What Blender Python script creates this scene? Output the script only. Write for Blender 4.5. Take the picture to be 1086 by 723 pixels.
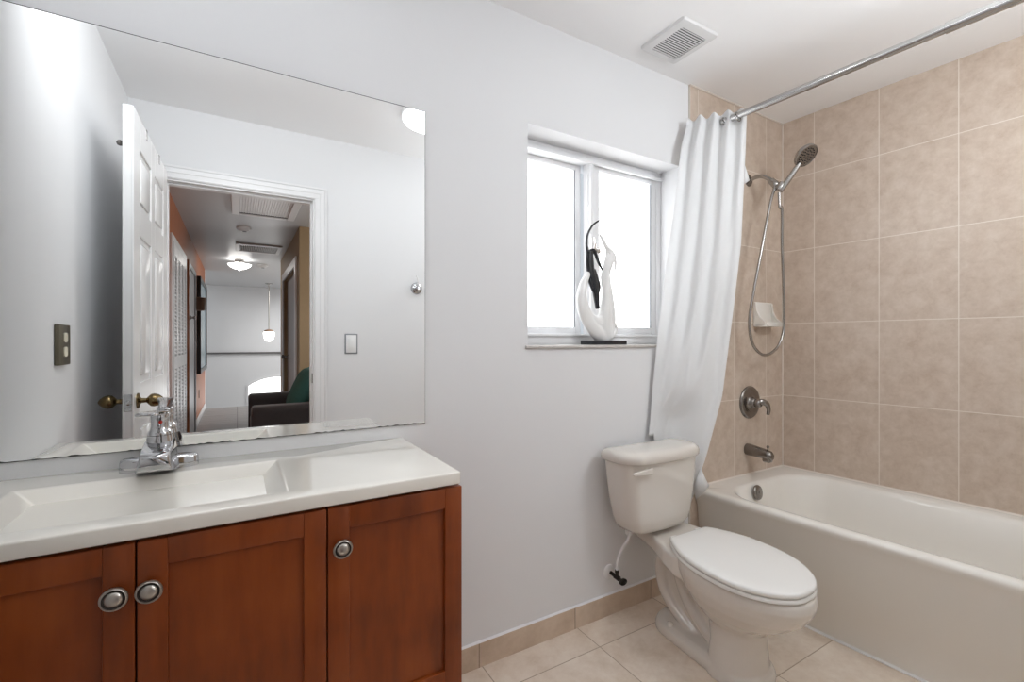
import bpy, bmesh, math, random
from mathutils import Vector, Matrix

# ------------------------------------------------------------------ camera, world, lights, exposure
for o in list(bpy.data.objects):
    bpy.data.objects.remove(o)
SC = bpy.context.scene
COL = SC.collection
random.seed(5)

cam_d = bpy.data.cameras.new('camera')
cam_d.sensor_fit = 'HORIZONTAL'
cam_d.sensor_width = 36.0
cam_d.lens = 490.413 / 1086.0 * 36.0
cam_d.clip_start = 0.02
cam = bpy.data.objects.new('camera', cam_d)
COL.objects.link(cam)
cam.location = (0.0, -1.5108, 1.1842)
cam.rotation_euler = (math.radians(90), 0, math.radians(-30.714))
SC.camera = cam

EXPOSURE = 0.22
DOME_E = 5.4          # glowing glass of the bathroom's ceiling lamp
PANE_E = 2.2           # frosted panes lit by the daylight outside
HALL_E = 5.5          # glowing glass of the hallway lamps
TUB_W = 15.5  # added fill near the tub, stands for no known lamp
VANITY_W = 7.2        # added fill over the mirror, no light bar seen
STAIR_W = 36.0         # daylight from the foyer below
SIDE_W = 22.0  # added fill from the side of the hallway's far end
NOOK_W = 17.0  # added fill from the sitting nook
SC.view_settings.view_transform = 'Standard'
SC.view_settings.look = 'None'
SC.view_settings.gamma = 1.0
SC.view_settings.use_curve_mapping = False
SC.view_settings.exposure = EXPOSURE
SC.cycles.use_denoising = True
SC.cycles.max_bounces = 14
SC.cycles.diffuse_bounces = 8
SC.cycles.glossy_bounces = 8
SC.cycles.sample_clamp_indirect = 6.0
SC.cycles.caustics_reflective = False
SC.cycles.caustics_refractive = False

w = bpy.data.worlds.new('world')
SC.world = w
w.use_nodes = True
w.node_tree.nodes['Background'].inputs[0].default_value = (0.85, 0.92, 1.0, 1)
w.node_tree.nodes['Background'].inputs[1].default_value = 0.6

def lamp(name, kind, loc, watts, size=0.3, rot=(0, 0, 0), color=(1, 1, 1)):
    d = bpy.data.lights.new(name, kind)
    d.energy = watts
    d.color = color
    if kind == 'AREA':
        d.shape = 'DISK'
        d.size = size
    else:
        d.shadow_soft_size = size
    o = bpy.data.objects.new(name, d)
    COL.objects.link(o)
    o.location = loc
    o.rotation_euler = rot
    return o

LAMP_X, LAMP_Y = 0.93, -0.94
vl = lamp('vanity_fill', 'AREA', (0.02, -0.16, 2.30), VANITY_W, 0.52, (math.radians(-66), 0, 0), color=(0.94, 0.97, 1.0))
vl.data.shape = 'RECTANGLE'                      # added fill over the mirror, above the frame, turned from the wall; no fixture
vl.data.size_y = 0.10
lamp('tub_fill', 'POINT', (1.85, -1.37, 2.10), TUB_W, 0.14, color=(0.92, 0.965, 1.0))      # added fill below the ceiling, out of view; no such lamp known
lamp('foyer_daylight', 'AREA', (1.6, -9.4, 2.30), STAIR_W, 1.2)
lamp('side_fill', 'AREA', (2.9, -7.4, 1.5), SIDE_W, 1.0, (0, math.radians(90), 0))  # added to brighten the hallway's far end; no window known there
lamp('nook_fill', 'AREA', (2.05, -2.9, 1.4), NOOK_W, 0.9, (0, math.radians(90), 0))  # added to brighten the near hallway; the nook has no known window

# ------------------------------------------------------------------ materials
def sr(r, g, b):
    f = lambda c: (c / 255 / 12.92) if c / 255 <= 0.04045 else ((c / 255 + 0.055) / 1.055) ** 2.4
    return (f(r), f(g), f(b), 1.0)

def mat(name, col, rough=0.5, metal=0.0, coat=0.0, noise=0.0, nscale=8.0, bump=0.0, bscale=60.0, emit=None, estr=0.0,
        stretch=(1, 1, 1), spec=0.5, sheen=0.0):
    m = bpy.data.materials.new(name)
    m.use_nodes = True
    nt = m.node_tree
    b = nt.nodes['Principled BSDF']
    b.inputs['Base Color'].default_value = col
    b.inputs['Roughness'].default_value = rough
    b.inputs['Metallic'].default_value = metal
    b.inputs['Coat Weight'].default_value = coat
    b.inputs['Coat Roughness'].default_value = 0.06
    b.inputs['Specular IOR Level'].default_value = spec
    b.inputs['Sheen Weight'].default_value = sheen
    tc = nt.nodes.new('ShaderNodeTexCoord')
    mp = nt.nodes.new('ShaderNodeMapping')
    mp.inputs['Scale'].default_value = stretch
    nt.links.new(tc.outputs['Object'], mp.inputs['Vector'])
    if noise:
        n = nt.nodes.new('ShaderNodeTexNoise')
        n.inputs['Scale'].default_value = nscale
        n.inputs['Detail'].default_value = 6
        nt.links.new(mp.outputs[0], n.inputs['Vector'])
        mx = nt.nodes.new('ShaderNodeMix')
        mx.data_type = 'RGBA'
        mx.inputs[6].default_value = tuple(c * (1 - noise) for c in col[:3]) + (1,)
        mx.inputs[7].default_value = tuple(min(1, c * (1 + noise)) for c in col[:3]) + (1,)
        nt.links.new(n.outputs['Fac'], mx.inputs[0])
        nt.links.new(mx.outputs[2], b.inputs['Base Color'])
    if bump:
        n = nt.nodes.new('ShaderNodeTexNoise')
        n.inputs['Scale'].default_value = bscale
        n.inputs['Detail'].default_value = 4
        nt.links.new(mp.outputs[0], n.inputs['Vector'])
        bp = nt.nodes.new('ShaderNodeBump')
        bp.inputs['Strength'].default_value = bump
        bp.inputs['Distance'].default_value = 0.004
        nt.links.new(n.outputs['Fac'], bp.inputs['Height'])
        nt.links.new(bp.outputs[0], b.inputs['Normal'])
    if emit:
        b.inputs['Emission Color'].default_value = emit
        b.inputs['Emission Strength'].default_value = estr
    return m

def tile_mat(name, au, av, u0, su, v0, sv, gw, c1, c2, c3, grout, rough=0.28, ns=7.0, nst=(1, 1, 1), bump=0.25):
    """glazed tile: a grid of grout lines on two object axes, each tile clouded by its own noise"""
    m = bpy.data.materials.new(name)
    m.use_nodes = True
    nt = m.node_tree
    L = nt.links.new
    b = nt.nodes['Principled BSDF']
    b.inputs['Roughness'].default_value = rough
    tc = nt.nodes.new('ShaderNodeTexCoord')
    sp = nt.nodes.new('ShaderNodeSeparateXYZ')
    L(tc.outputs['Object'], sp.inputs[0])

    def mth(op, a, bb=None):
        n = nt.nodes.new('ShaderNodeMath')
        n.operation = op
        for i, x in enumerate((a, bb)):
            if x is None:
                continue
            if isinstance(x, (int, float)):
                n.inputs[i].default_value = x
            else:
                L(x, n.inputs[i])
        return n.outputs[0]
    masks, cells = [], []
    for ax, o0, s in ((au, u0, su), (av, v0, sv)):
        q = mth('DIVIDE', mth('SUBTRACT', sp.outputs[ax], o0), s)
        fr = mth('FRACT', q)
        d = mth('ABSOLUTE', mth('SUBTRACT', fr, 0.5))
        masks.append(mth('GREATER_THAN', d, 0.5 - gw / s / 2))
        cells.append(mth('FLOOR', q))
    mask = mth('MAXIMUM', masks[0], masks[1])
    cb = nt.nodes.new('ShaderNodeCombineXYZ')
    L(cells[0], cb.inputs[0])
    L(cells[1], cb.inputs[1])
    wn = nt.nodes.new('ShaderNodeTexWhiteNoise')
    L(cb.outputs[0], wn.inputs['Vector'])
    vm = nt.nodes.new('ShaderNodeVectorMath')
    vm.operation = 'MULTIPLY_ADD'
    L(wn.outputs['Color'], vm.inputs[0])
    vm.inputs[1].default_value = (20, 20, 20)
    mp = nt.nodes.new('ShaderNodeMapping')
    mp.inputs['Scale'].default_value = nst
    L(tc.outputs['Object'], mp.inputs[0])
    L(mp.outputs[0], vm.inputs[2])
    n1 = nt.nodes.new('ShaderNodeTexNoise')
    n1.inputs['Scale'].default_value = ns
    n1.inputs['Detail'].default_value = 9
    n1.inputs['Roughness'].default_value = 0.72
    n1.inputs['Distortion'].default_value = 0.15
    L(vm.outputs[0], n1.inputs['Vector'])
    rp = nt.nodes.new('ShaderNodeValToRGB')
    e = rp.color_ramp.elements
    e[0].position = 0.34
    e[0].color = c1
    e[1].position = 0.66
    e[1].color = c3
    x = e.new(0.5)
    x.color = c2
    L(n1.outputs['Fac'], rp.inputs[0])
    mx = nt.nodes.new('ShaderNodeMix')
    mx.data_type = 'RGBA'
    L(mask, mx.inputs[0])
    L(rp.outputs[0], mx.inputs[6])
    mx.inputs[7].default_value = grout
    L(mx.outputs[2], b.inputs['Base Color'])
    rr = mth('ADD', mth('MULTIPLY', mask, 0.5), rough)
    L(rr, b.inputs['Roughness'])
    bp = nt.nodes.new('ShaderNodeBump')
    bp.invert = True
    bp.inputs['Strength'].default_value = bump
    bp.inputs['Distance'].default_value = 0.002
    L(mask, bp.inputs['Height'])
    L(bp.outputs[0], b.inputs['Normal'])
    return m

def wood_mat(name, c1, c2, c3, stretch, rough=0.38):
    m = bpy.data.materials.new(name)
    m.use_nodes = True
    nt = m.node_tree
    L = nt.links.new
    b = nt.nodes['Principled BSDF']
    b.inputs['Roughness'].default_value = rough
    b.inputs['Coat Weight'].default_value = 0.10
    b.inputs['Coat Roughness'].default_value = 0.25
    b.inputs['Specular IOR Level'].default_value = 0.35
    tc = nt.nodes.new('ShaderNodeTexCoord')
    mp = nt.nodes.new('ShaderNodeMapping')
    mp.inputs['Scale'].default_value = stretch
    L(tc.outputs['Object'], mp.inputs[0])
    n1 = nt.nodes.new('ShaderNodeTexNoise')
    n1.inputs['Scale'].default_value = 30
    n1.inputs['Detail'].default_value = 8
    n1.inputs['Roughness'].default_value = 0.6
    L(mp.outputs[0], n1.inputs['Vector'])
    n2 = nt.nodes.new('ShaderNodeTexNoise')
    n2.inputs['Scale'].default_value = 5
    n2.inputs['Detail'].default_value = 3
    L(tc.outputs['Object'], n2.inputs['Vector'])
    ad = nt.nodes.new('ShaderNodeMath')
    ad.operation = 'MULTIPLY_ADD'
    ad.inputs[1].default_value = 0.45
    L(n1.outputs['Fac'], ad.inputs[0])
    a2 = nt.nodes.new('ShaderNodeMath')
    a2.operation = 'MULTIPLY'
    a2.inputs[1].default_value = 0.55
    L(n2.outputs['Fac'], a2.inputs[0])
    L(a2.outputs[0], ad.inputs[2])
    rp = nt.nodes.new('ShaderNodeValToRGB')
    e = rp.color_ramp.elements
    e[0].position = 0.33
    e[0].color = c1
    e[1].position = 0.68
    e[1].color = c3
    x = e.new(0.5)
    x.color = c2
    L(ad.outputs[0], rp.inputs[0])
    L(rp.outputs[0], b.inputs['Base Color'])
    return m

M = {}
M['wall'] = mat('wall_paint', (0.76, 0.765, 0.775, 1), 0.6, bump=0.05, bscale=180, spec=0.3)
M['ceil'] = mat('ceiling_paint', (0.90, 0.90, 0.905, 1), 0.6)
M['trimw'] = mat('white_gloss_paint', (0.80, 0.80, 0.805, 1), 0.3)
M['doorw'] = mat('door_paint', (0.80, 0.80, 0.80, 1), 0.25)
M['mirror'] = mat('mirror_silver', (0.965, 0.97, 0.965, 1), 0.0, 1.0)
M['mirror_edge'] = mat('mirror_edge', (0.03, 0.03, 0.028, 1), 0.4)
WT = dict(c1=sr(186, 167, 150), c2=sr(197, 180, 164), c3=sr(206, 191, 177), grout=sr(222, 213, 203))
M['tileA'] = tile_mat('end_wall_tile', 0, 2, 1.969, 0.2915, 0.4595, 0.4125, 0.0035, ns=15, **WT)
M['tileT'] = tile_mat('long_wall_tile', 1, 2, -0.174, 0.291, 0.4595, 0.4125, 0.0035, ns=15, **WT)
M['tileF'] = tile_mat('floor_tile', 0, 1, 0.767, 0.44, -0.585, 0.44, 0.004, sr(208, 190, 171), sr(221, 206, 190), sr(231, 219, 205),
                      sr(176, 158, 140), rough=0.32, ns=8.0)
M['tileB'] = tile_mat('base_tile', 0, 2, 0.754, 0.44, -0.3, 1.0, 0.004, sr(190, 169, 148), sr(203, 184, 164), sr(213, 196, 178),
                      sr(150, 132, 116), rough=0.35, ns=6.0)
M['tile_edge'] = mat('tile_edge_grout', sr(214, 206, 196), 0.6)
M['wood'] = wood_mat('cabinet_wood', sr(108, 48, 13), sr(134, 62, 18), sr(152, 76, 27), (1, 1, 0.16))
M['woodh'] = wood_mat('cabinet_wood_rail', sr(110, 48, 14), sr(132, 61, 19), sr(150, 75, 28), (0.16, 1, 1))
M['dark'] = mat('gap_shade', (0.012, 0.007, 0.005, 1), 0.7)  # near black, paints the shade in the gaps around the cabinet doors
M['counter'] = mat('cultured_marble', sr(240, 236, 227), 0.1, coat=0.5, noise=0.02, nscale=3)
M['chrome'] = mat('chrome', (0.54, 0.54, 0.55, 1), 0.05, 1.0)
M['nickel'] = mat('brushed_nickel', (0.40, 0.385, 0.37, 1), 0.24, 1.0)
M['dnickel'] = mat('dark_nickel', (0.27, 0.25, 0.235, 1), 0.22, 1.0)
M['steel'] = mat('rod_steel', (0.50, 0.49, 0.485, 1), 0.2, 1.0)
M['knob'] = mat('knob_pewter', (0.50, 0.47, 0.43, 1), 0.3, 1.0)
M['knobd'] = mat('knob_groove', (0.06, 0.05, 0.045, 1), 0.5, 0.6)
M['red'] = mat('red_dot', (0.5, 0.02, 0.01, 1), 0.4)
M['porc'] = mat('biscuit_porcelain', sr(214, 208, 200), 0.12, coat=0.5)
M['tub'] = mat('biscuit_enamel', sr(230, 226, 219), 0.16, coat=0.4)
M['seat'] = mat('seat_plastic', sr(232, 231, 228), 0.25)
M['plastic'] = mat('white_plastic', sr(232, 232, 232), 0.35)
M['hose_w'] = mat('white_hose', sr(225, 226, 228), 0.4)
M['brass'] = mat('antique_brass', (0.20, 0.145, 0.07, 1), 0.26, 1.0)
M['plate'] = mat('aged_plate', sr(112, 106, 90), 0.35, 0.55)
M['ivory'] = mat('ivory_plastic', sr(222, 216, 196), 0.4)
M['pane'] = mat('frosted_pane', (0.9, 0.9, 0.9, 1), 0.5, emit=(0.965, 0.985, 1.0, 1), estr=PANE_E)
M['alu'] = mat('white_aluminium', (0.77, 0.775, 0.785, 1), 0.35)
M['gasket'] = mat('grey_gasket', (0.22, 0.23, 0.25, 1), 0.5)
M['sill'] = mat('marble_sill', sr(196, 192, 188), 0.3, noise=0.25, nscale=30)
M['black'] = mat('black_resin', (0.012, 0.013, 0.017, 1), 0.22)
M['resin'] = mat('white_resin', (0.80, 0.80, 0.79, 1), 0.3)
M['silver'] = mat('silver_leaf', (0.72, 0.70, 0.68, 1), 0.2, 1.0)
M['valve_black'] = mat('aged_valve', (0.035, 0.03, 0.026, 1), 0.3, 0.8)
M['lampglass'] = mat('lamp_glass', (0.9, 0.9, 0.9, 1), 0.3, emit=(0.91, 0.96, 1.0, 1), estr=DOME_E)
M['hallglass'] = mat('hall_lamp_glass', (0.9, 0.9, 0.9, 1), 0.3, emit=(1, 0.98, 0.94, 1), estr=HALL_E)
M['foyer_pane'] = mat('foyer_pane', (0.9, 0.9, 0.9, 1), 0.4, emit=(0.97, 0.985, 1, 1), estr=2.0)
M['orange'] = mat('orange_paint', sr(182, 110, 68), 0.5, noise=0.08, nscale=3)
M['beige'] = mat('tan_paint', sr(166, 142, 108), 0.55, noise=0.05, nscale=30)
M['hallceil'] = mat('hall_ceiling_paint', (0.55, 0.55, 0.555, 1), 0.35, bump=0.1, bscale=8)
M['hallfloor'] = tile_mat('hall_planks', 0, 1, 0.0, 1.2, 0.0, 0.19, 0.006, sr(150, 148, 147), sr(166, 164, 163), sr(178, 176, 175),
                          sr(120, 118, 117), rough=0.4, ns=3, nst=(0.4, 4, 1))
M['jambwood'] = wood_mat('jamb_wood', sr(110, 60, 30), sr(140, 80, 42), sr(165, 100, 58), (1, 1, 0.15))
M['frame_black'] = mat('picture_black', (0.01, 0.01, 0.011, 1), 0.3)
M['art'] = mat('picture_print', sr(150, 172, 182), 0.25, noise=0.35, nscale=2.5)
M['sconce'] = mat('sconce_shade', sr(140, 112, 92), 0.7)
M['grey_door'] = mat('grey_door_paint', (0.50, 0.50, 0.51, 1), 0.4)
M['sofa'] = mat('charcoal_fabric', sr(58, 54, 54), 0.95, noise=0.2, nscale=90, bump=0.3, bscale=400, sheen=0.3)
M['teal'] = mat('teal_fabric', sr(64, 108, 100), 0.9, noise=0.12, nscale=60, bump=0.2, bscale=300)
M['rail_dark'] = mat('dark_rail', sr(96, 94, 94), 0.4)
M['arch'] = mat('white_panel', (0.88, 0.88, 0.88, 1), 0.4)
M['vent'] = mat('vent_metal', (0.72, 0.72, 0.72, 1), 0.4)
M['ventdark'] = mat('vent_dark', (0.05, 0.05, 0.052, 1), 0.7)
def curtain_mat():
    m = bpy.data.materials.new('curtain_fabric')
    m.use_nodes = True
    nt = m.node_tree
    b = nt.nodes['Principled BSDF']
    b.inputs['Base Color'].default_value = (0.88, 0.885, 0.89, 1)
    b.inputs['Roughness'].default_value = 0.8
    tr = nt.nodes.new('ShaderNodeBsdfTranslucent')
    tr.inputs[0].default_value = (0.88, 0.885, 0.89, 1)
    mx = nt.nodes.new('ShaderNodeMixShader')
    mx.inputs[0].default_value = 0.3
    nt.links.new(b.outputs[0], mx.inputs[1])
    nt.links.new(tr.outputs[0], mx.inputs[2])
    nt.links.new(mx.outputs[0], nt.nodes['Material Output'].inputs[0])
    tc = nt.nodes.new('ShaderNodeTexCoord')
    n = nt.nodes.new('ShaderNodeTexNoise')
    n.inputs['Scale'].default_value = 22
    n.inputs['Detail'].default_value = 5
    nt.links.new(tc.outputs['Object'], n.inputs['Vector'])
    bp = nt.nodes.new('ShaderNodeBump')
    bp.inputs['Strength'].default_value = 0.25
    bp.inputs['Distance'].default_value = 0.006
    nt.links.new(n.outputs['Fac'], bp.inputs['Height'])
    nt.links.new(bp.outputs[0], b.inputs['Normal'])
    return m
M['curtain'] = curtain_mat()

# ------------------------------------------------------------------ mesh helpers
def box(bm, x0, x1, y0, y1, z0, z1, bev=0.0, seg=2, mi=0):
    r = bmesh.ops.create_cube(bm, size=1.0)
    vs = r['verts']
    for v in vs:
        v.co = Vector(((x0 + x1) / 2 + v.co.x * (x1 - x0), (y0 + y1) / 2 + v.co.y * (y1 - y0), (z0 + z1) / 2 + v.co.z * (z1 - z0)))
    fs = set(f for v in vs for f in v.link_faces)
    if bev:
        es = list(set(e for v in vs for e in v.link_edges))
        rr = bmesh.ops.bevel(bm, geom=es, offset=bev, segments=seg, affect='EDGES', profile=0.5)
        fs = set(rr['faces']) | set(f for f in fs if f.is_valid)
    for f in fs:
        f.material_index = mi
    return fs

def frect(bm, plane, a0, a1, b0, b1, wa0, wa1, wb0, wb1, t0, t1, bev=0.0, seg=1):
    """rectangular frame of four butted bars; plane names the two axes it lies in, t0..t1 its depth on the third"""
    for p0, p1, q0, q1 in ((a0, a0 + wa0, b0, b1), (a1 - wa1, a1, b0, b1), (a0 + wa0, a1 - wa1, b0, b0 + wb0), (a0 + wa0, a1 - wa1, b1 - wb1, b1)):
        if p1 - p0 < 1e-5 or q1 - q0 < 1e-5:
            continue
        if plane == 'xz':
            box(bm, p0, p1, t0, t1, q0, q1, bev, seg)
        elif plane == 'yz':
            box(bm, t0, t1, p0, p1, q0, q1, bev, seg)
        else:
            box(bm, p0, p1, q0, q1, t0, t1, bev, seg)

def loft(bm, rings, cap0=True, cap1=True, mi=0, closed=True):
    vr = [[bm.verts.new(p) for p in ring] for ring in rings]
    n = len(vr[0])
    for a, b in zip(vr[:-1], vr[1:]):
        for i in range(n if closed else n - 1):
            j = (i + 1) % n
            f = bm.faces.new((a[i], a[j], b[j], b[i]))
            f.material_index = mi
    if cap0:
        bm.faces.new(list(reversed(vr[0]))).material_index = mi
    if cap1:
        bm.faces.new(vr[-1]).material_index = mi
    return vr

def lathe(bm, prof, origin, axis=(0, 0, 1), n=32, mi=0, cap0=True, cap1=True):
    """prof: list of (radius, distance along axis)"""
    ax = Vector(axis).normalized()
    t = ax.orthogonal().normalized()
    s = ax.cross(t)
    o = Vector(origin)
    rings = []
    for r, h in prof:
        r = max(r, 1e-5)
        rings.append([o + ax * h + (t * math.cos(2 * math.pi * i / n) + s * math.sin(2 * math.pi * i / n)) * r for i in range(n)])
    loft(bm, rings, cap0, cap1, mi)

def lerp(a, b, t):
    return a + (b - a) * t

def catmull(pts, k=8):
    pts = [Vector(p) for p in pts]
    out = []
    P = [pts[0] * 2 - pts[1]] + pts + [pts[-1] * 2 - pts[-2]]
    for i in range(1, len(P) - 2):
        p0, p1, p2, p3 = P[i - 1:i + 3]
        for j in range(k):
            t = j / k
            out.append(0.5 * ((2 * p1) + (p2 - p0) * t + (2 * p0 - 5 * p1 + 4 * p2 - p3) * t * t + (3 * p1 - p0 - 3 * p2 + p3) * t ** 3))
    out.append(pts[-1])
    return out

def tube(bm, pts, rad, n=12, k=8, smooth=True, mi=0, flat=None):
    """a round (or elliptical: flat=(dir, factor)) tube; rad: a number or one radius per control point"""
    path = catmull(pts, k) if smooth else [Vector(p) for p in pts]
    m = len(path)
    if isinstance(rad, (int, float)):
        R = [rad] * m
    else:
        R = []
        c = len(rad) - 1
        for i in range(m):
            u = i / (m - 1) * c
            a = min(int(u), c - 1)
            R.append(rad[a] + (rad[a + 1] - rad[a]) * (u - a))
    tan0 = (path[1] - path[0]).normalized()
    nrm = tan0.orthogonal().normalized()
    rings = []
    for i, p in enumerate(path):
        tan = (path[min(i + 1, m - 1)] - path[max(i - 1, 0)]).normalized()
        nrm = (nrm - tan * nrm.dot(tan)).normalized()
        bi = tan.cross(nrm)
        ring = []
        for q in range(n):
            a = 2 * math.pi * q / n
            off = (nrm * math.cos(a) + bi * math.sin(a)) * R[i]
            if flat:
                d = Vector(flat[0])
                off += d * off.dot(d) * (flat[1] - 1)
            ring.append(p + off)
        rings.append(ring)
    loft(bm, rings, mi=mi)

def rrect(cx, cy, hx, hy, r, n=6):
    """rounded rectangle outline"""
    out = []
    for (sx, sy, a0) in ((1, 1, 0), (-1, 1, 90), (-1, -1, 180), (1, -1, 270)):
        for i in range(n + 1):
            a = math.radians(a0 + 90 * i / n)
            out.append((cx + sx * (hx - r) + r * math.cos(a), cy + sy * (hy - r) + r * math.sin(a)))
    return out

def build(name, bm, m, parent=None, smooth=True, angle=35, mods=None):
    """link a bmesh (world coordinates) as one mesh object; under a parent the mesh is stored around the parent's origin"""
    bmesh.ops.recalc_face_normals(bm, faces=bm.faces[:])
    me = bpy.data.meshes.new(name)
    bm.to_mesh(me)
    bm.free()
    ms = m if isinstance(m, (list, tuple)) else [m]
    for x in ms:
        me.materials.append(x)
    if smooth:
        me.shade_smooth()
        me.set_sharp_from_angle(angle=math.radians(angle))
    o = bpy.data.objects.new(name, me)
    COL.objects.link(o)
    if parent is not None:
        o.parent = parent
        wl = Vector((0, 0, 0))
        q = parent
        while q is not None:
            wl += q.location
            q = q.parent
        me.transform(Matrix.Translation(-wl))
    return o

def remeshed(bm, voxel, smooth=6, fac=0.5):
    """blend overlapping pieces into one continuous skin; returns a new bmesh"""
    bmesh.ops.recalc_face_normals(bm, faces=bm.faces[:])
    me = bpy.data.meshes.new('tmp')
    bm.to_mesh(me)
    bm.free()
    o = bpy.data.objects.new('tmp', me)
    COL.objects.link(o)
    r = o.modifiers.new('r', 'REMESH')
    r.mode = 'VOXEL'
    r.voxel_size = voxel
    s = o.modifiers.new('s', 'SMOOTH')
    s.iterations = smooth
    s.factor = fac
    bpy.context.view_layer.update()
    dg = bpy.context.evaluated_depsgraph_get()
    ev = o.evaluated_get(dg)
    me2 = bpy.data.meshes.new_from_object(ev)
    out = bmesh.new()
    out.from_mesh(me2)
    bpy.data.objects.remove(o)
    bpy.data.meshes.remove(me)
    bpy.data.meshes.remove(me2)
    return out

def empty(name, loc, label, cat, group=None, kind=None):
    o = bpy.data.objects.new(name, None)
    COL.objects.link(o)
    o.location = loc
    o.empty_display_size = 0.05
    return tag(o, label, cat, group, kind)

def tag(o, label=None, cat=None, group=None, kind=None):
    if label:
        o['label'] = label
    if cat:
        o['category'] = cat
    if group:
        o['group'] = group
    if kind:
        o['kind'] = kind
    return o

def copy_thing(t, delta, label=None):
    c = t.copy()
    COL.objects.link(c)
    c.location = t.location + Vector(delta)
    if label:
        c['label'] = label
    for ch in list(t.children):
        d = ch.copy()
        COL.objects.link(d)
        d.parent = c
        for g in list(ch.children):
            h = g.copy()
            COL.objects.link(h)
            h.parent = d
    return c

def struct(name, bm, m, label=None, cat=None, smooth=False, parent=None):
    o = build(name, bm, m, parent, smooth)
    if parent is None:
        o['kind'] = 'structure'
        if label:
            o['label'] = label
        o['category'] = cat or name.split('_')[0]
    return o

N = bmesh.new
K = 0.06413                      # the tub wall runs slightly out of square
XL, XT, YB, ZC = -0.485, 2.716, -1.558, 2.44
ZSILL, ZHEAD, WX0, WX1 = 1.168, 2.03, 0.968, 1.842
FAR = -10.9

# ------------------------------------------------------------------ room shell
bm = N()
box(bm, -0.9, 3.1, YB - 0.06, 0.0, -0.1, 0.0)
struct('floor', bm, M['tileF'], 'beige marbled ceramic tile bathroom floor')
bm = N()
box(bm, -0.9, 3.1, YB - 0.06, 0.3, ZC, ZC + 0.1)
struct('ceiling', bm, M['ceil'], 'plain white bathroom ceiling')
bm = N()      # the wall with the mirror, the window recess and the tub's plumbing end
box(bm, -0.9, WX0, 0, 0.30, 0, ZC)
box(bm, WX1, 3.1, 0, 0.30, 0, ZC)
box(bm, WX0, WX1, 0, 0.30, 0, ZSILL - 0.012)
box(bm, WX0, WX1, 0, 0.30, ZHEAD, ZC)
struct('wall_front', bm, M['wall'], 'white wall carrying the mirror and the window')
bm = N()
box(bm, XL - 0.1, XL, YB - 0.13, 0.0, 0, ZC)
struct('wall_left', bm, M['wall'], 'white wall behind the open door, seen in the mirror')
DX0, DX1, DZ = -0.338, 0.406, 2.052
bm = N()
box(bm, XL, DX0, YB - 0.12, YB, 0, ZC)
box(bm, DX1, 3.1, YB - 0.12, YB, 0, ZC)
box(bm, DX0, DX1, YB - 0.12, YB, DZ, ZC)
struct('wall_back', bm, M['wall'], 'white wall around the doorway, seen in the mirror')
bm = N()      # tiled long wall of the tub, slightly out of square
x0, x1 = XT, XT + K * (-YB)
loft(bm, [[(x0, 0, 0), (x0 + .2, 0, 0), (x1 + .2, YB, 0), (x1, YB, 0)], [(x0, 0, ZC), (x0 + .2, 0, ZC), (x1 + .2, YB, ZC), (x1, YB, ZC)]])
struct('wall_right', bm, M['tileT'], 'tan tiled wall along the back of the bathtub')
bm = N()      # tile skin of the tub's end wall
box(bm, 1.9095, XT, -0.008, 0.0, 0.0, ZC)
struct('wall_tiled', bm, M['tileA'], 'tan tiled end wall with the shower fittings', 'wall')
bm = N()      # caulk and grout lines of the alcove
box(bm, 1.9055, 1.9095, -0.009, 0.0, 0.0, ZC)
box(bm, XT - 0.006, XT + 0.004, -0.012, -0.004, 0.46, ZC)
box(bm, 1.9055, XT, -0.013, -0.004, ZC - 0.006, ZC)
struct('trim_1', bm, M['tile_edge'], 'pale grout joints framing the tiled alcove', 'trim')
bm = N()
box(bm, 0.40, 1.9055, -0.009, 0.0, 0.0, 0.088)
struct('baseboard_front', bm, M['tileB'], 'tan tile baseboard below the window wall')
bm = N()
loft(bm, [[(x, -0.0005, z) for x, z in ((0.40, 0.088), (1.9, 0.088), (1.9, 0.0925), (0.40, 0.0925))],
          [(x, -0.010, z) for x, z in ((0.40, 0.088), (1.9, 0.088), (1.9, 0.0885), (0.40, 0.0885))]])
struct('trim_2', bm, M['trimw'], 'white caulk line on top of the tile baseboard', 'trim')
bm = N()
box(bm, 0.0, 3.0, YB, YB + 0.009, 0.0, 0.088)
for v in bm.verts:
    v.co.x = 0.49 if v.co.x < 1 else 2.05
struct('baseboard_back', bm, M['tileB'], 'tan tile baseboard below the light switch')

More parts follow.
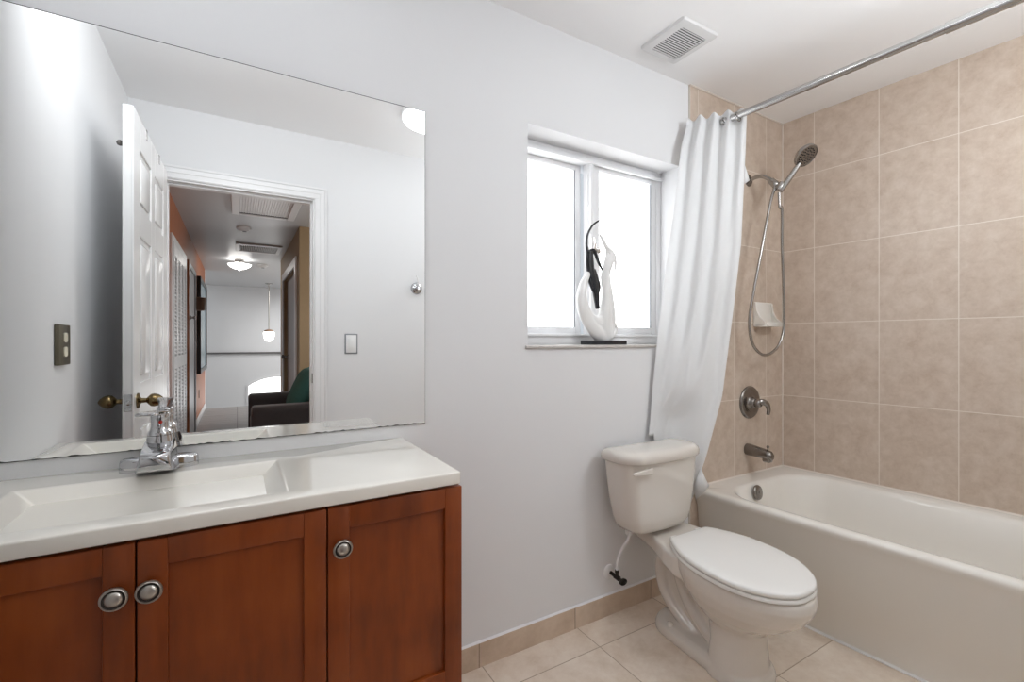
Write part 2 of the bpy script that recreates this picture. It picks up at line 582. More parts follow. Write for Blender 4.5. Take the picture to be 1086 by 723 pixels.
# ------------------------------------------------------------------ window in its recess
WY = 0.115
win = empty('window_1', ((WX0 + WX1) / 2, 0.15, ZSILL), 'white framed sliding window with two frosted panes', 'window', kind='structure')
bm = N()
zt, zb = 1.992, ZSILL
frect(bm, 'xz', WX0, WX1, zb, ZHEAD, 0.04, WX1 - 1.812, 1.212 - zb, ZHEAD - zt, WY, 0.24, 0.003, 2)
box(bm, WX0, WX1, WY - 0.018, WY, zt - 0.006, zt + 0.006, 0.002)
box(bm, WX0 + .02, 1.815, WY - 0.012, WY, 1.205, 1.216, 0.002)
build('window_frame', bm, M['alu'], win)
def sash(x0, x1, y0, y1, wl, wr, z0, z1, g):
    bm = N()
    box(bm, x0, x0 + wl, y0, y1, z0, z1, 0.003)
    box(bm, x1 - wr, x1, y0, y1, z0, z1, 0.003)
    box(bm, x0 + wl - .001, x1 - wr + .001, y0 + .001, y1, z0, z0 + 0.036, 0.003)
    box(bm, x0 + wl - .001, x1 - wr + .001, y0 + .001, y1, z1 - 0.024, z1, 0.003)
    s = build('sash', bm, M['alu'], win)
    bm = N()
    box(bm, x0 + wl - .002, x1 - wr + .002, y0 + 0.012, y0 + 0.018, z0 + 0.033, z1 - 0.021)
    build('pane', bm, M['pane'], s)
    bm = N()
    box(bm, x1 - wr - 0.004, x1 - wr, y0 + 0.004, y0 + 0.011, z0 + 0.036, z1 - 0.024)
    build('gasket', bm, M['gasket'], s)
    return s
sash(WX0 + 0.03, 1.365, 0.165, 0.20, 0.035, 0.03, 1.212, zt, 0)
sash(1.372, 1.815, 0.122, 0.157, 0.068, 0.032, 1.214, zt, 1)
bm = N()
box(bm, 1.376, 1.392, WY - 0.012, 0.124, 1.213, zt - .004, 0.003)
build('interlock', bm, M['alu'], win)
bm = N()
tube(bm, [(1.370, 0.112, 1.675), (1.365, 0.092, 1.69), (1.366, 0.088, 1.73), (1.365, 0.092, 1.772), (1.370, 0.112, 1.785)],
     [0.008, 0.010, 0.008, 0.010, 0.008], 10)
build('latch', bm, M['plastic'], win)
bm = N()
box(bm, WX0 - 0.012, WX1, -0.012, WY, ZSILL - 0.013, ZSILL, 0.004)
o = build('window_sill', bm, M['sill'], win)
o['label'] = 'thin grey marble sill'

# ------------------------------------------------------------------ mirror on the wall
mir = empty('wall_mirror', (0.03, 0.0, 0.905), 'large frameless wall mirror above the vanity counter', 'mirror')
bm = N()
MX0, MX1, MZ0, MZ1 = -0.483, 0.550, 0.905, 1.9645
n = 120
random.seed(11)
bot = []
for i in range(n + 1):
    x = MX0 + (MX1 - MX0) * i / n
    bot.append((x, MZ0 + 0.0008 + random.random() ** 3 * 0.0030))
vs = [bm.verts.new((x, -0.0045, z)) for x, z in bot] + [bm.verts.new((MX1 - .0005, -0.0045, MZ1 - .001)), bm.verts.new((MX0, -0.0045, MZ1 - .001))]
f = bm.faces.new(vs)
bmesh.ops.triangulate(bm, faces=[f])
build('silvered_glass', bm, M['mirror'], mir, smooth=False)
bm = N()
box(bm, MX0, MX1 + 0.001, -0.0042, -0.0002, MZ0 - 0.0008, MZ1 + 0.001)
o = build('dark_backing', bm, M['mirror_edge'], mir, smooth=False)
o['label'] = 'dark corroded edge of the mirror'

# ------------------------------------------------------------------ vanity
VX0, VX1 = -0.482, 0.4785
van = empty('vanity_cabinet', (0, -0.25, 0), 'reddish brown wooden vanity cabinet with three shaker doors', 'cabinet')
bm = N()
box(bm, VX0, VX0 + .016, -0.443, -0.012, 0.0, 0.826, 0.001)
box(bm, VX1 - .016, VX1, -0.443, -0.012, 0.0, 0.826, 0.001)
box(bm, VX0 + .016, VX1 - .016, -0.443, -0.012, 0.09, 0.106)
box(bm, VX0 + .016, VX1 - .016, -0.024, -0.012, 0.106, 0.70)
box(bm, VX0 + .016, VX1 - .016, -0.40, -0.388, 0.0, 0.09)
build('carcass', bm, M['wood'], van)
bm = N()
for fx0, fx1 in ((VX0 + .002, VX0 + .03), (-0.175, -0.135), (0.145, 0.185), (VX1 - .03, VX1 - .004)):
    box(bm, fx0, fx1, -0.4446, -0.430, 0.106, 0.826)
for fx0, fx1 in ((VX0 + .03, -0.175), (-0.135, 0.145), (0.185, VX1 - .03)):
    box(bm, fx0, fx1, -0.4446, -0.430, 0.790, 0.826)
build('face_frame', bm, M['dark'], van)  # frame coloured near black so the door gaps look shaded
def vdoor(x0, x1, kx):
    z0, z1, yf, yb = 0.115, 0.8255, -0.463, -0.4447
    sw, rw = 0.0445, 0.049
    bm = N()
    box(bm, x0, x0 + sw, yf, yb, z0, z1, 0.0022, mi=0)
    box(bm, x1 - sw, x1, yf, yb, z0, z1, 0.0022, mi=0)
    box(bm, x0 + sw - .0006, x1 - sw + .0006, yf + .0006, yb, z1 - rw, z1, 0.0022, mi=1)
    box(bm, x0 + sw - .0006, x1 - sw + .0006, yf + .0006, yb, z0, 0.382, 0.0022, mi=1)
    d = build('door', bm, [M['wood'], M['woodh']], van)
    bm = N()
    box(bm, x0 + sw - .002, x1 - sw + .002, yf + 0.009, yb - .001, 0.380, z1 - rw + .002)
    build('panel', bm, M['wood'], d)
    bm = N()
    kz = 0.742
    lathe(bm, [(0.0125, 0), (0.0125, 0.003), (0.0085, 0.005), (0.006, 0.009), (0.0075, 0.014), (0.0125, 0.016), (0.0195, 0.0175), (0.0205, 0.0195),
               (0.0195, 0.0215), (0.0182, 0.0215), (0.0178, 0.0225), (0.0165, 0.0230)], (kx, yf, kz), (0, -1, 0), 40, 0, True, False)
    lathe(bm, [(0.0165, 0.0230), (0.0150, 0.0215), (0.0132, 0.0212)], (kx, yf, kz), (0, -1, 0), 40, 1, False, False)
    lathe(bm, [(0.0132, 0.0212), (0.0125, 0.0235), (0.009, 0.0262), (0.004, 0.0275), (0.0, 0.0278)], (kx, yf, kz), (0, -1, 0), 40, 0, False, False)
    kb = build('knob', bm, [M['knob'], M['knobd']], d, angle=60)
    kb['label'] = 'round ribbed pewter knob'
    return d
vdoor(-0.470, -0.1565, -0.182)
vdoor(-0.1535, 0.1635, -0.134)
vdoor(0.1665, 0.4785, 0.193)

CZ = 0.864
bm = N()
def ring4(x0, x1, y0, y1, z):
    return [(x0, y0, z), (x1, y0, z), (x1, y1, z), (x0, y1, z)]
cr = [ring4(VX0, 0.472, -0.471, -0.001, CZ - 0.031), ring4(VX0, 0.472, -0.471, -0.001, CZ),
      ring4(-0.412, 0.092, -0.415, -0.118, CZ), ring4(-0.285, -0.035, -0.36, -0.185, CZ - 0.115)]
loft(bm, cr)
es = [e for e in bm.edges if not (abs(e.verts[0].co.z - CZ) < 1e-4 and abs(e.verts[1].co.z - CZ) < 1e-4 and
      (abs(e.verts[0].co.x - e.verts[1].co.x) > 1e-3 and abs(e.verts[0].co.y - e.verts[1].co.y) > 1e-3))]
es = [e for e in es if min(v.co.y for v in e.verts) < -0.002]
bmesh.ops.bevel(bm, geom=es, offset=0.0045, segments=3, affect='EDGES', profile=0.5)
top = build('vanity_countertop', bm, M['counter'], None, angle=50)
tag(top, 'glossy off-white vanity countertop with integral rectangular sink basin', 'countertop')

# faucet
fx = -0.167
fau = empty('basin_faucet', (fx, -0.055, CZ), 'chrome single lever basin faucet on the vanity counter', 'faucet')
bm = N()
def oval(z, hx, hy, ye=2.6, cy=-0.055, n=36):
    out = []
    for i in range(n):
        a = 2 * math.pi * i / n
        c, s = math.cos(a), math.sin(a)
        out.append((fx + hx * math.copysign(abs(c) ** (2 / ye), c), cy + hy * math.copysign(abs(s) ** (2 / ye), s), z))
    return out
loft(bm, [oval(CZ, 0.081, 0.027), oval(CZ + .006, 0.081, 0.027), oval(CZ + .024, 0.080, 0.0262), oval(CZ + .0285, 0.0775, 0.024), oval(CZ + .0315, 0.072, 0.019), oval(CZ + .033, 0.05, 0.008)])
loft(bm, [oval(CZ + .004, 0.050, 0.031, 2.2, -0.058), oval(CZ + .03, 0.038, 0.029, 2.2, -0.058), oval(CZ + .06, 0.030, 0.027, 2.0, -0.058), oval(CZ + .085, 0.0265, 0.0255, 2.0, -0.058)])
# spout: a short wedge reaching out over the basin
sp = []
for y, hb, ht, zt_, zb_ in ((-0.040, 0.040, 0.028, 0.074, 0.002), (-0.075, 0.043, 0.029, 0.070, 0.003), (-0.105, 0.042, 0.029, 0.064, 0.007), (-0.135, 0.039, 0.028, 0.056, 0.012),
                            (-0.152, 0.036, 0.026, 0.051, 0.014), (-0.157, 0.033, 0.023, 0.046, 0.017)):
    zc_, hz = CZ + (zt_ + zb_) / 2, (zt_ - zb_) / 2
    ring = []
    for a, b in rrect(0, 0, 1.0, hz, hz * 0.34, 5):
        t = (b / hz + 1) / 2
        ring.append((fx + a * lerp(hb, ht, t), y, zc_ + b))
    sp.append(ring)
loft(bm, sp)
build('body', bm, M['chrome'], fau, angle=50)
bm = N()
lathe(bm, [(0.010, 0), (0.010, 0.004), (0.0075, 0.004)], (fx, -0.142, CZ + .021), (0, 0, -1), 20)
build('aerator', bm, M['knob'], fau)
bm = N()
hz0 = CZ + 0.086
lathe(bm, [(0.026, 0.0), (0.0262, 0.004), (0.0235, 0.010), (0.020, 0.014), (0.0185, 0.022), (0.0195, 0.040), (0.0205, 0.050), (0.019, 0.055), (0.010, 0.0575), (0, 0.058)],
      (fx, -0.058, hz0), (0, 0.0, 1), 36)
lv = []
for y, hw, z0_, hz in ((-0.042, 0.012, 0.052, 0.005), (-0.058, 0.0185, 0.053, 0.0062), (-0.085, 0.0165, 0.056, 0.0058), (-0.12, 0.0165, 0.061, 0.005), (-0.160, 0.0205, 0.065, 0.0042), (-0.178, 0.020, 0.066, 0.0036), (-0.184, 0.015, 0.066, 0.002)):
    lv.append([(fx - 0.01 * (-0.058 - y) / 0.1 + a, y, hz0 + z0_ + b) for a, b in rrect(0, 0, hw, hz, hz * 0.9, 4)])
loft(bm, lv)
hd = build('handle', bm, M['chrome'], fau, angle=60)
bm = N()
lathe(bm, [(0.0042, -0.001), (0.0042, 0.0012), (0.003, 0.002), (0, 0.0022)], (fx + 0.003, -0.058 - 0.0188, hz0 + 0.033), (0.15, -1, 0.05), 16)
dt = build('temperature_mark', bm, M['red'], hd)
dt['label'] = 'small red dot'

# ------------------------------------------------------------------ bathtub
tubo = empty('bathtub', (2.37, -0.78, 0), 'built-in biscuit coloured alcove bathtub with smooth apron', 'bathtub')
TZ = 0.463
bm = N()
YF, YE = -1.548, -0.0095
def tx(x, y):
    return x + K * (-y)
def tring(x0, x1, y0, y1, r, z, n=8):
    pts = rrect((x0 + x1) / 2, (y0 + y1) / 2, (x1 - x0) / 2, (y1 - y0) / 2, r, n)
    return [(tx(x, y) if True else x, y, z) for x, y in pts]
OX0, OX1 = 1.926, XT - 0.001
IX0, IX1, IY0, IY1 = 1.985, 2.642, -1.43, -0.112
rings = [tring(OX0 + 0.075, OX1, YF, YE, 0.003, 0.0),
         tring(OX0 + 0.072, OX1, YF, YE, 0.003, 0.118),
         tring(OX0 + 0.058, OX1, YF, YE, 0.003, 0.140),
         tring(OX0 + 0.030, OX1, YF, YE, 0.003, 0.38),
         tring(OX0 + 0.010, OX1, YF, YE, 0.003, 0.425),
         tring(OX0 + 0.002, OX1, YF, YE, 0.003, 0.443),
         tring(OX0 + 0.006, OX1, YF, YE, 0.003, 0.456),
         tring(OX0 + 0.018, OX1, YF, YE, 0.003, TZ),
         tring(IX0 - 0.012, IX1 + 0.012, IY0 - .012, IY1 + .012, 0.17, TZ),
         tring(IX0, IX1, IY0, IY1, 0.165, TZ - 0.005),
         tring(IX0 + 0.010, IX1 - 0.010, IY0 + .012, IY1 - .008, 0.16, TZ - 0.022),
         tring(IX0 + 0.04, IX1 - 0.035, IY0 + .09, IY1 - .03, 0.15, TZ - 0.16),
         tring(IX0 + 0.065, IX1 - 0.055, IY0 + .16, IY1 - .05, 0.13, TZ - 0.30),
         tring(IX0 + 0.10, IX1 - 0.09, IY0 + .20, IY1 - .09, 0.10, TZ - 0.345),
         tring(IX0 + 0.20, IX1 - 0.20, IY0 + .40, IY1 - .25, 0.05, TZ - 0.355)]
loft(bm, rings)
build('shell', bm, M['tub'], tubo, angle=60)
bm = N()
lathe(bm, [(0.036, 0.0), (0.037, 0.006), (0.034, 0.011), (0.025, 0.0135), (0, 0.0145)], (2.262, -0.131, 0.418), (0.05, -1, 0.18), 36)
lathe(bm, [(0.005, 0.0135), (0.005, 0.016), (0, 0.0165)], (2.262, -0.131, 0.418), (0.05, -1, 0.18), 12)
o = build('overflow_plate', bm, M['dnickel'], tubo, angle=50)
o['label'] = 'round dark overflow plate'
bm = N()
loft(bm, [[(OX0 + .064 + K * 0.008, -0.009, z) for z in (0.0, 0.004)] + [(OX0 + .076 + K * .008, -0.009, z) for z in (0.007, 0.0)],
          [(OX0 + .064 + K * 1.548, -1.548, z) for z in (0.0, 0.004)] + [(OX0 + .076 + K * 1.548, -1.548, z) for z in (0.007, 0.0)]])
struct('trim_3', bm, M['trimw'], 'white caulk line where the tub apron meets the floor', 'trim')
bm = N()
cq = 0.006
loft(bm, [[(1.99, -0.006, TZ - .004), (1.99, -0.016, TZ - .002), (1.99, -0.008, TZ + cq)], [(XT, -0.006, TZ - .004), (XT, -0.016, TZ - .002), (XT, -0.008, TZ + cq)]])
loft(bm, [[(XT + .002, 0, TZ - .004), (XT - .010, 0, TZ - .002), (XT - .001, 0, TZ + cq)],
          [(XT + .002 - K * YB, YB, TZ - .004), (XT - .010 - K * YB, YB, TZ - .002), (XT - .001 - K * YB, YB, TZ + cq)]])
struct('trim_4', bm, M['tile_edge'], 'pale caulk joint between bathtub rim and tiles', 'trim')

# ------------------------------------------------------------------ toilet
TCX = 1.526
toi = empty('toilet', (TCX, -0.4, 0), 'biscuit coloured two-piece toilet beside the bathtub', 'toilet')
def bx(d):
    return 1.585 - 0.10 * (d - 0.25)
def eggring(d0, d1, hw, z, blunt=2.3, peak=0.46, n=48):
    """plan outline of an elongated bowl: d0 rear, d1 front tip"""
    out = []
    dc = d0 + (d1 - d0) * peak
    for i in range(n):
        a = 2 * math.pi * i / n
        c, s = math.cos(a), math.sin(a)
        lf, lr = d1 - dc, dc - d0
        if s >= 0:
            d = dc + lf * abs(s) ** (2 / 2.0)
            h = hw * math.copysign(abs(c) ** (2 / 2.0), c)
        else:
            d = dc - lr * abs(s) ** (2 / blunt)
            h = hw * math.copysign(abs(c) ** (2 / blunt), c)
        out.append((bx(d) + h, -d, z))
    return out
bm = N()
loft(bm, [eggring(0.40, 0.60, 0.128, 0.0, 3), eggring(0.405, 0.592, 0.115, 0.03, 3), eggring(0.41, 0.588, 0.100, 0.11, 3), eggring(0.39, 0.59, 0.094, 0.17, 2.6), eggring(0.34, 0.615, 0.118, 0.20),
          eggring(0.31, 0.68, 0.152, 0.24), eggring(0.285, 0.725, 0.174, 0.28), eggring(0.27, 0.748, 0.185, 0.315), eggring(0.262, 0.755, 0.189, 0.338),
          eggring(0.26, 0.752, 0.188, 0.358), eggring(0.262, 0.746, 0.184, 0.368), eggring(0.28, 0.73, 0.17, 0.370)])
# deck that carries the tank
dk = []
for d, hw, z0, z1 in ((0.045, 0.105, 0.325, 0.380), (0.10, 0.112, 0.325, 0.382), (0.18, 0.128, 0.318, 0.382), (0.25, 0.146, 0.302, 0.378), (0.31, 0.152, 0.285, 0.366), (0.38, 0.140, 0.28, 0.352)):
    zc_, hz = (z0 + z1) / 2, (z1 - z0) / 2
    dk.append([(bx(d) + a, -d, zc_ + b) for a, b in rrect(0, 0, hw, hz, 0.014, 4)])
loft(bm, dk)
# web under the deck, foot and the trapway loop
loft(bm, [[(bx(d) + a, -d, z) for a, d in rrect(0, 0.30, 0.030, 0.15, 0.028, 5)] for z in (0.02, 0.15, 0.34)])
def foot(grow, z):
    out = []
    for a, d in rrect(0, 0.365, 0.112 + grow, 0.235 + grow, 0.095, 7):
        out.append((bx(d) + a, -d, z))
    return out
loft(bm, [foot(0.006, 0.0), foot(0.006, 0.018), foot(0.0, 0.034), foot(-0.02, 0.044)])
def trap(pts, r, k):
    tube(bm, [(bx(d), -d, z) for d, z in pts], r, 20, 8, flat=((1, 0, 0), k))
trap([(0.225, 0.330), (0.175, 0.305), (0.140, 0.25), (0.138, 0.19), (0.160, 0.13), (0.205, 0.085), (0.26, 0.055), (0.32, 0.030)], [0.038, 0.038, 0.037, 0.036, 0.035, 0.034, 0.033, 0.030], 1.75)
trap([(0.185, 0.315), (0.230, 0.275), (0.250, 0.215), (0.285, 0.15), (0.335, 0.10), (0.39, 0.065), (0.45, 0.045)], [0.036, 0.038, 0.037, 0.036, 0.034, 0.033, 0.03], 1.7)
bm = remeshed(bm, 0.004, 6, 0.5)
build('bowl', bm, M['porc'], toi, angle=80)
bm = N()
lathe(bm, [(0.014, 0), (0.0145, 0.008), (0.012, 0.015), (0.006, 0.0185), (0, 0.019)], (bx(0.235) - 0.088, -0.235, 0.036), (0, 0, 1), 20)
build('bolt_cap', bm, M['porc'], toi, angle=60)
# tank
def tank_ring(z, hw, db, df, bow, r=0.035, n=7):
    out = []
    db += 0.012
    fr, rr_ = rrect(0, (db + df) / 2, hw, (df - db) / 2, r, n), rrect(0, (db + df) / 2, hw, (df - db) / 2, min(r, 0.022), n)
    h2 = 2 * (n + 1)
    for a, d in fr[:h2] + rr_[h2:]:
        f = (d - db) / (df - db)
        d2 = d + bow * (1 - (a / hw) ** 2) * max(0, f)
        out.append((TCX + a, -d2, z))
    # subdivide the two long sides so that the front can bow
    res = []
    m = len(out)
    for i in range(m):
        p, q = Vector(out[i]), Vector(out[(i + 1) % m])
        res.append(p)
        if i % (n + 1) == n and i // (n + 1) in (0, 2):
            front = i // (n + 1) == 0
            for t in range(1, 12):
                u = p.lerp(q, t / 12)
                u.y = -((df + bow * (1 - ((u.x - TCX) / hw) ** 2)) if front else db)
                res.append(u)
    return [tuple(v) for v in res]
bm = N()
loft(bm, [tank_ring(0.398, 0.105, 0.07, 0.150, 0.008), tank_ring(0.400, 0.132, 0.055, 0.165, 0.012), tank_ring(0.408, 0.152, 0.047, 0.176, 0.014), tank_ring(0.425, 0.166, 0.042, 0.182, 0.016),
          tank_ring(0.46, 0.178, 0.040, 0.186, 0.018), tank_ring(0.54, 0.197, 0.038, 0.188, 0.024, 0.05), tank_ring(0.63, 0.211, 0.037, 0.192, 0.028, 0.058),
          tank_ring(0.70, 0.217, 0.036, 0.194, 0.028, 0.06)])
build('tank', bm, M['porc'], toi, angle=60)
bm = N()
loft(bm, [tank_ring(0.694, 0.216, 0.034, 0.193, 0.030, 0.07), tank_ring(0.695, 0.226, 0.030, 0.201, 0.031, 0.073), tank_ring(0.702, 0.231, 0.026, 0.206, 0.032, 0.075), tank_ring(0.716, 0.232, 0.026, 0.207, 0.032, 0.078),
          tank_ring(0.728, 0.229, 0.028, 0.203, 0.032, 0.076), tank_ring(0.737, 0.219, 0.036, 0.193, 0.030, 0.07), tank_ring(0.741, 0.200, 0.05, 0.176, 0.026, 0.06), tank_ring(0.743, 0.14, 0.08, 0.15, 0.010, 0.03)])
build('tank_lid', bm, M['porc'], toi, angle=70)
bm = N()
lathe(bm, [(0.014, 0.0), (0.014, 0.008), (0.010, 0.012), (0.008, 0.02)], (1.395, -0.200, 0.670), (0, -1, 0), 20)
lvr = []
for x, hz, hy in ((1.408, 0.0125, 0.006), (1.385, 0.012, 0.0065), (1.355, 0.0095, 0.006), (1.325, 0.0065, 0.005), (1.312, 0.006, 0.0048), (1.306, 0.003, 0.003)):
    lvr.append([(x, -0.224 + b, 0.670 + a) for a, b in rrect(0, 0, hz, hy, min(hz, hy) * .8, 4)])
loft(bm, lvr)
build('flush_lever', bm, M['porc'], toi, angle=60)
# seat ring and closed lid
OUTL = [(0.250, 0.104), (0.258, 0.114), (0.30, 0.142), (0.36, 0.170), (0.43, 0.187), (0.50, 0.191), (0.57, 0.185), (0.63, 0.166), (0.68, 0.135), (0.715, 0.099), (0.737, 0.060), (0.746, 0.025)]
sm_ = [(p.x, p.y) for p in catmull([(d, h, 0) for d, h in OUTL], 4)]
def seatring(g, z):
    """outline of seat and lid: straight rear edge, elongated round front; g shrinks it"""
    pts = [(d, h) for d, h in sm_] + [(d, -h) for d, h in reversed(sm_)]
    kd, kh = 1 - g / 0.248, 1 - g / 0.190
    return [(bx(d) + h * kh, -(0.50 + (d - 0.50) * kd), z) for d, h in pts]
bm = N()
loft(bm, [seatring(0.006, 0.371), seatring(0.001, 0.374), seatring(0.0, 0.381), seatring(0.003, 0.386), seatring(0.012, 0.387)])
build('seat', bm, M['seat'], toi, angle=50)
bm = N()
loft(bm, [seatring(0.008, 0.3885), seatring(0.003, 0.3895), seatring(0.001, 0.393), seatring(0.002, 0.401), seatring(0.006, 0.4055), seatring(0.012, 0.407), seatring(0.05, 0.4085), seatring(0.08, 0.409)])
build('lid', bm, M['seat'], toi, angle=50)
for s in (-1, 1):
    bm = N()
    box(bm, bx(.25) + s * 0.075 - 0.018, bx(.25) + s * 0.075 + 0.018, -0.268, -0.236, 0.381, 0.400, 0.005)
    build('hinge', bm, M['seat'], toi)

# water stop under the tank
stp = empty('water_shutoff_valve', (1.388, 0, 0.185), 'blackened water stop valve on the wall beside the toilet', 'valve')
bm = N()
lathe(bm, [(0.031, 0), (0.030, 0.005), (0.022, 0.010), (0.012, 0.012)], (1.386, 0, 0.185), (0, -1, 0), 28)
build('escutcheon', bm, M['plastic'], stp)
bm = N()
lathe(bm, [(0.008, 0), (0.008, 0.03), (0.011, 0.031), (0.011, 0.055), (0.007, 0.057), (0.006, 0.072), (0.009, 0.073)], (1.386, -0.008, 0.185), (0.0, -1, -0.08), 18)
lathe(bm, [(0.0075, 0), (0.0075, 0.018), (0.009, 0.019), (0.009, 0.029), (0.006, 0.03)], (1.386, -0.05, 0.183), (0, 0, 1), 16)
build('valve_body', bm, M['valve_black'], stp)
bm = N()
hr = []
for h, k in ((0, 0.8), (0.003, 1.0), (0.011, 1.0), (0.014, 0.75)):
    hr.append([(1.386 + 0.019 * k * math.cos(a), -0.080 - h, 0.178 + 0.0135 * k * math.sin(a)) for a in [2 * math.pi * i / 24 for i in range(24)]])
loft(bm, hr)
build('valve_handle', bm, M['valve_black'], stp)
bm = N()
tube(bm, [(1.386, -0.05, 0.212), (1.389, -0.052, 0.25), (1.402, -0.068, 0.31), (1.409, -0.092, 0.35), (1.410, -0.097, 0.378)], 0.0062, 12)
lathe(bm, [(0.015, 0), (0.017, 0.004), (0.017, 0.018), (0.012, 0.022)], (1.410, -0.098, 0.3755), (0, 0, 1), 8)
o = build('supply_hose', bm, M['hose_w'], stp)
o['label'] = 'white supply hose'

# ------------------------------------------------------------------ shower fittings on the tiled end wall
TY = -0.008
# rod
rod = empty('shower_curtain_rod', (1.955, -0.02, 2.215), 'brushed steel shower curtain rod above the tub edge', 'rod')
RA, RB = Vector((1.930, 0.0, 2.2)), Vector((1.930 + K * 1.55, -1.553, 2.2))
RA = Vector((1.938, TY, 2.205))
RB = Vector((2.048, -1.556, 2.216))
rd = (RB - RA).normalized()
Lr = (RB - RA).length
bm = N()
lathe(bm, [(0.0150, 0.0), (0.0150, 0.93)], RA, rd, 24)
build('inner_tube', bm, M['steel'], rod)
bm = N()
lathe(bm, [(0.0150, 0.925), (0.0175, 0.926), (0.0175, Lr)], RA, rd, 24)
build('outer_tube', bm, M['steel'], rod)
for p, s in ((RA, 1), (RB, -1)):
    bm = N()
    lathe(bm, [(0.032, 0.0), (0.032, 0.006), (0.026, 0.014), (0.020, 0.02), (0.018, 0.03)], p, rd * s, 28)
    build('flange', bm, M['nickel'], rod)

# curtain: gathered near the end wall, its lower half swept behind and beside the toilet tank
cur = empty('shower_curtain', (1.9, -0.1, 1.3), 'white fabric shower curtain bunched at the window end of the rod', 'curtain')
def path(pts, z):
    """x, y of an edge at height z (pts from top to bottom)"""
    if z >= pts[0][2]:
        return pts[0][0], pts[0][1]
    for p, q in zip(pts[:-1], pts[1:]):
        if z >= q[2]:
            t = (z - p[2]) / (q[2] - p[2])
            return lerp(p[0], q[0], t), lerp(p[1], q[1], t)
    return pts[-1][0], pts[-1][1]
LEFT = [(1.860, -0.030, 2.21), (1.815, -0.034, 2.10), (1.750, -0.036, 1.75), (1.695, -0.036, 1.48), (1.655, -0.030, 1.20), (1.628, -0.022, 0.95), (1.606, -0.020, 0.78), (1.60, -0.020, 0.74)]
RIGHT = [(2.012, -0.235, 2.22), (2.008, -0.232, 2.05), (1.990, -0.222, 1.63), (1.960, -0.20, 1.30), (1.920, -0.175, 0.93), (1.880, -0.150, 0.75), (1.842, -0.125, 0.58), (1.825, -0.11, 0.46), (1.802, -0.10, 0.36)]
NU, NV = 150, 110
bm = N()
gv = []
for j in range(NV + 1):
    v = j / NV
    row = []
    for i in range(NU + 1):
        u = i / NU
        zt_ = 2.236 + 0.006 * u + 0.006 * math.cos(u * 2 * math.pi * 4.5)
        zbot = 0.752 if u < 0.16 else 0.752 + (0.352 - 0.752) * min(1, (u - 0.16) / 0.5)
        z = lerp(zt_, zbot, v)
        lx, ly = path(LEFT, z)
        rx, ry = path(RIGHT, z)
        x, y = lerp(lx, rx, u), lerp(ly, ry, u)
        top = max(0.0, 1 - v * 1.1)
        ph = u * 2 * math.pi * 4.2 + 0.7 * math.sin(v * 4 + u * 3) * v
        w_ = (0.004 + 0.013 * top ** 1.3) * math.cos(ph) * (0.4 + 0.6 * min(1, u * 6))
        w_ += 0.024 * max(0.0, 1 - v * 2.2) * min(1.0, (1 - u) * 7)          # the cloth hangs on the room side of the rod
        w_ += 0.007 * math.sin(u * 8 + v * 5.5) * min(1, v * 1.5)
        for du, sl, sg, am in ((0.95, 0.62, 0.060, 0.020), (0.66, 0.50, 0.045, 0.012), (0.36, 0.30, 0.05, 0.010)):
            w_ += am * math.exp(-((u - (du - sl * v ** 1.5)) / sg) ** 2) * min(1, v * 1.6) * (1 - 0.4 * v)
        nx, ny = -0.82, -0.57
        x += nx * w_
        y += ny * w_
        y = min(y, -0.014)
        kz = min(1.0, max(0.0, (1.0 - z) / 0.20))
        kx = min(1.0, max(0.0, (1.86 - x) / 0.13))
        kk = (kz * kz * (3 - 2 * kz)) * (kx * kx * (3 - 2 * kx))
        y = lerp(y, -0.023 + 0.25 * w_ * (1 - u), kk)
        row.append(bm.verts.new((x, y, z)))
    gv.append(row)
for j in range(NV):
    for i in range(NU):
        bm.faces.new((gv[j][i], gv[j][i + 1], gv[j + 1][i + 1], gv[j + 1][i]))
# the turned-out corner near the hem
a = [(1.838, -0.122, 0.60), (1.852, -0.130, 0.56), (1.874, -0.140, 0.515), (1.846, -0.125, 0.478), (1.815, -0.112, 0.455), (1.81, -0.108, 0.52)]
c = bm.verts.new((1.832, -0.132, 0.53))
vs = [bm.verts.new(p) for p in a]
for i in range(len(vs)):
    bm.faces.new((c, vs[i], vs[(i + 1) % len(vs)]))
# small nick of hem sticking out near the top
a = [(2.006, -0.23, 1.99), (2.022, -0.232, 1.955), (2.034, -0.235, 1.925), (2.004, -0.228, 1.905)]
bm.faces.new([bm.verts.new(p) for p in a])
o = build('fabric', bm, M['curtain'], cur, angle=80)
so = o.modifiers.new('thick', 'SOLIDIFY')
so.thickness = 0.0012
for t in (0.02, 0.055, 0.09, 0.125, 0.16, 0.222):
    bm = N()
    p = RA + rd * t
    prof = []
    n = 24
    ring = []
    for i in range(n):
        a_ = 2 * math.pi * i / n
        ring.append(p + Vector((math.cos(a_) * 0.021 + 0.0, 0.004 * math.sin(a_), math.sin(a_) * 0.021 - 0.004)))
    tube(bm, ring + [ring[0]], 0.0028, 8, 2)
    build('eyelet', bm, M['nickel'], cur)

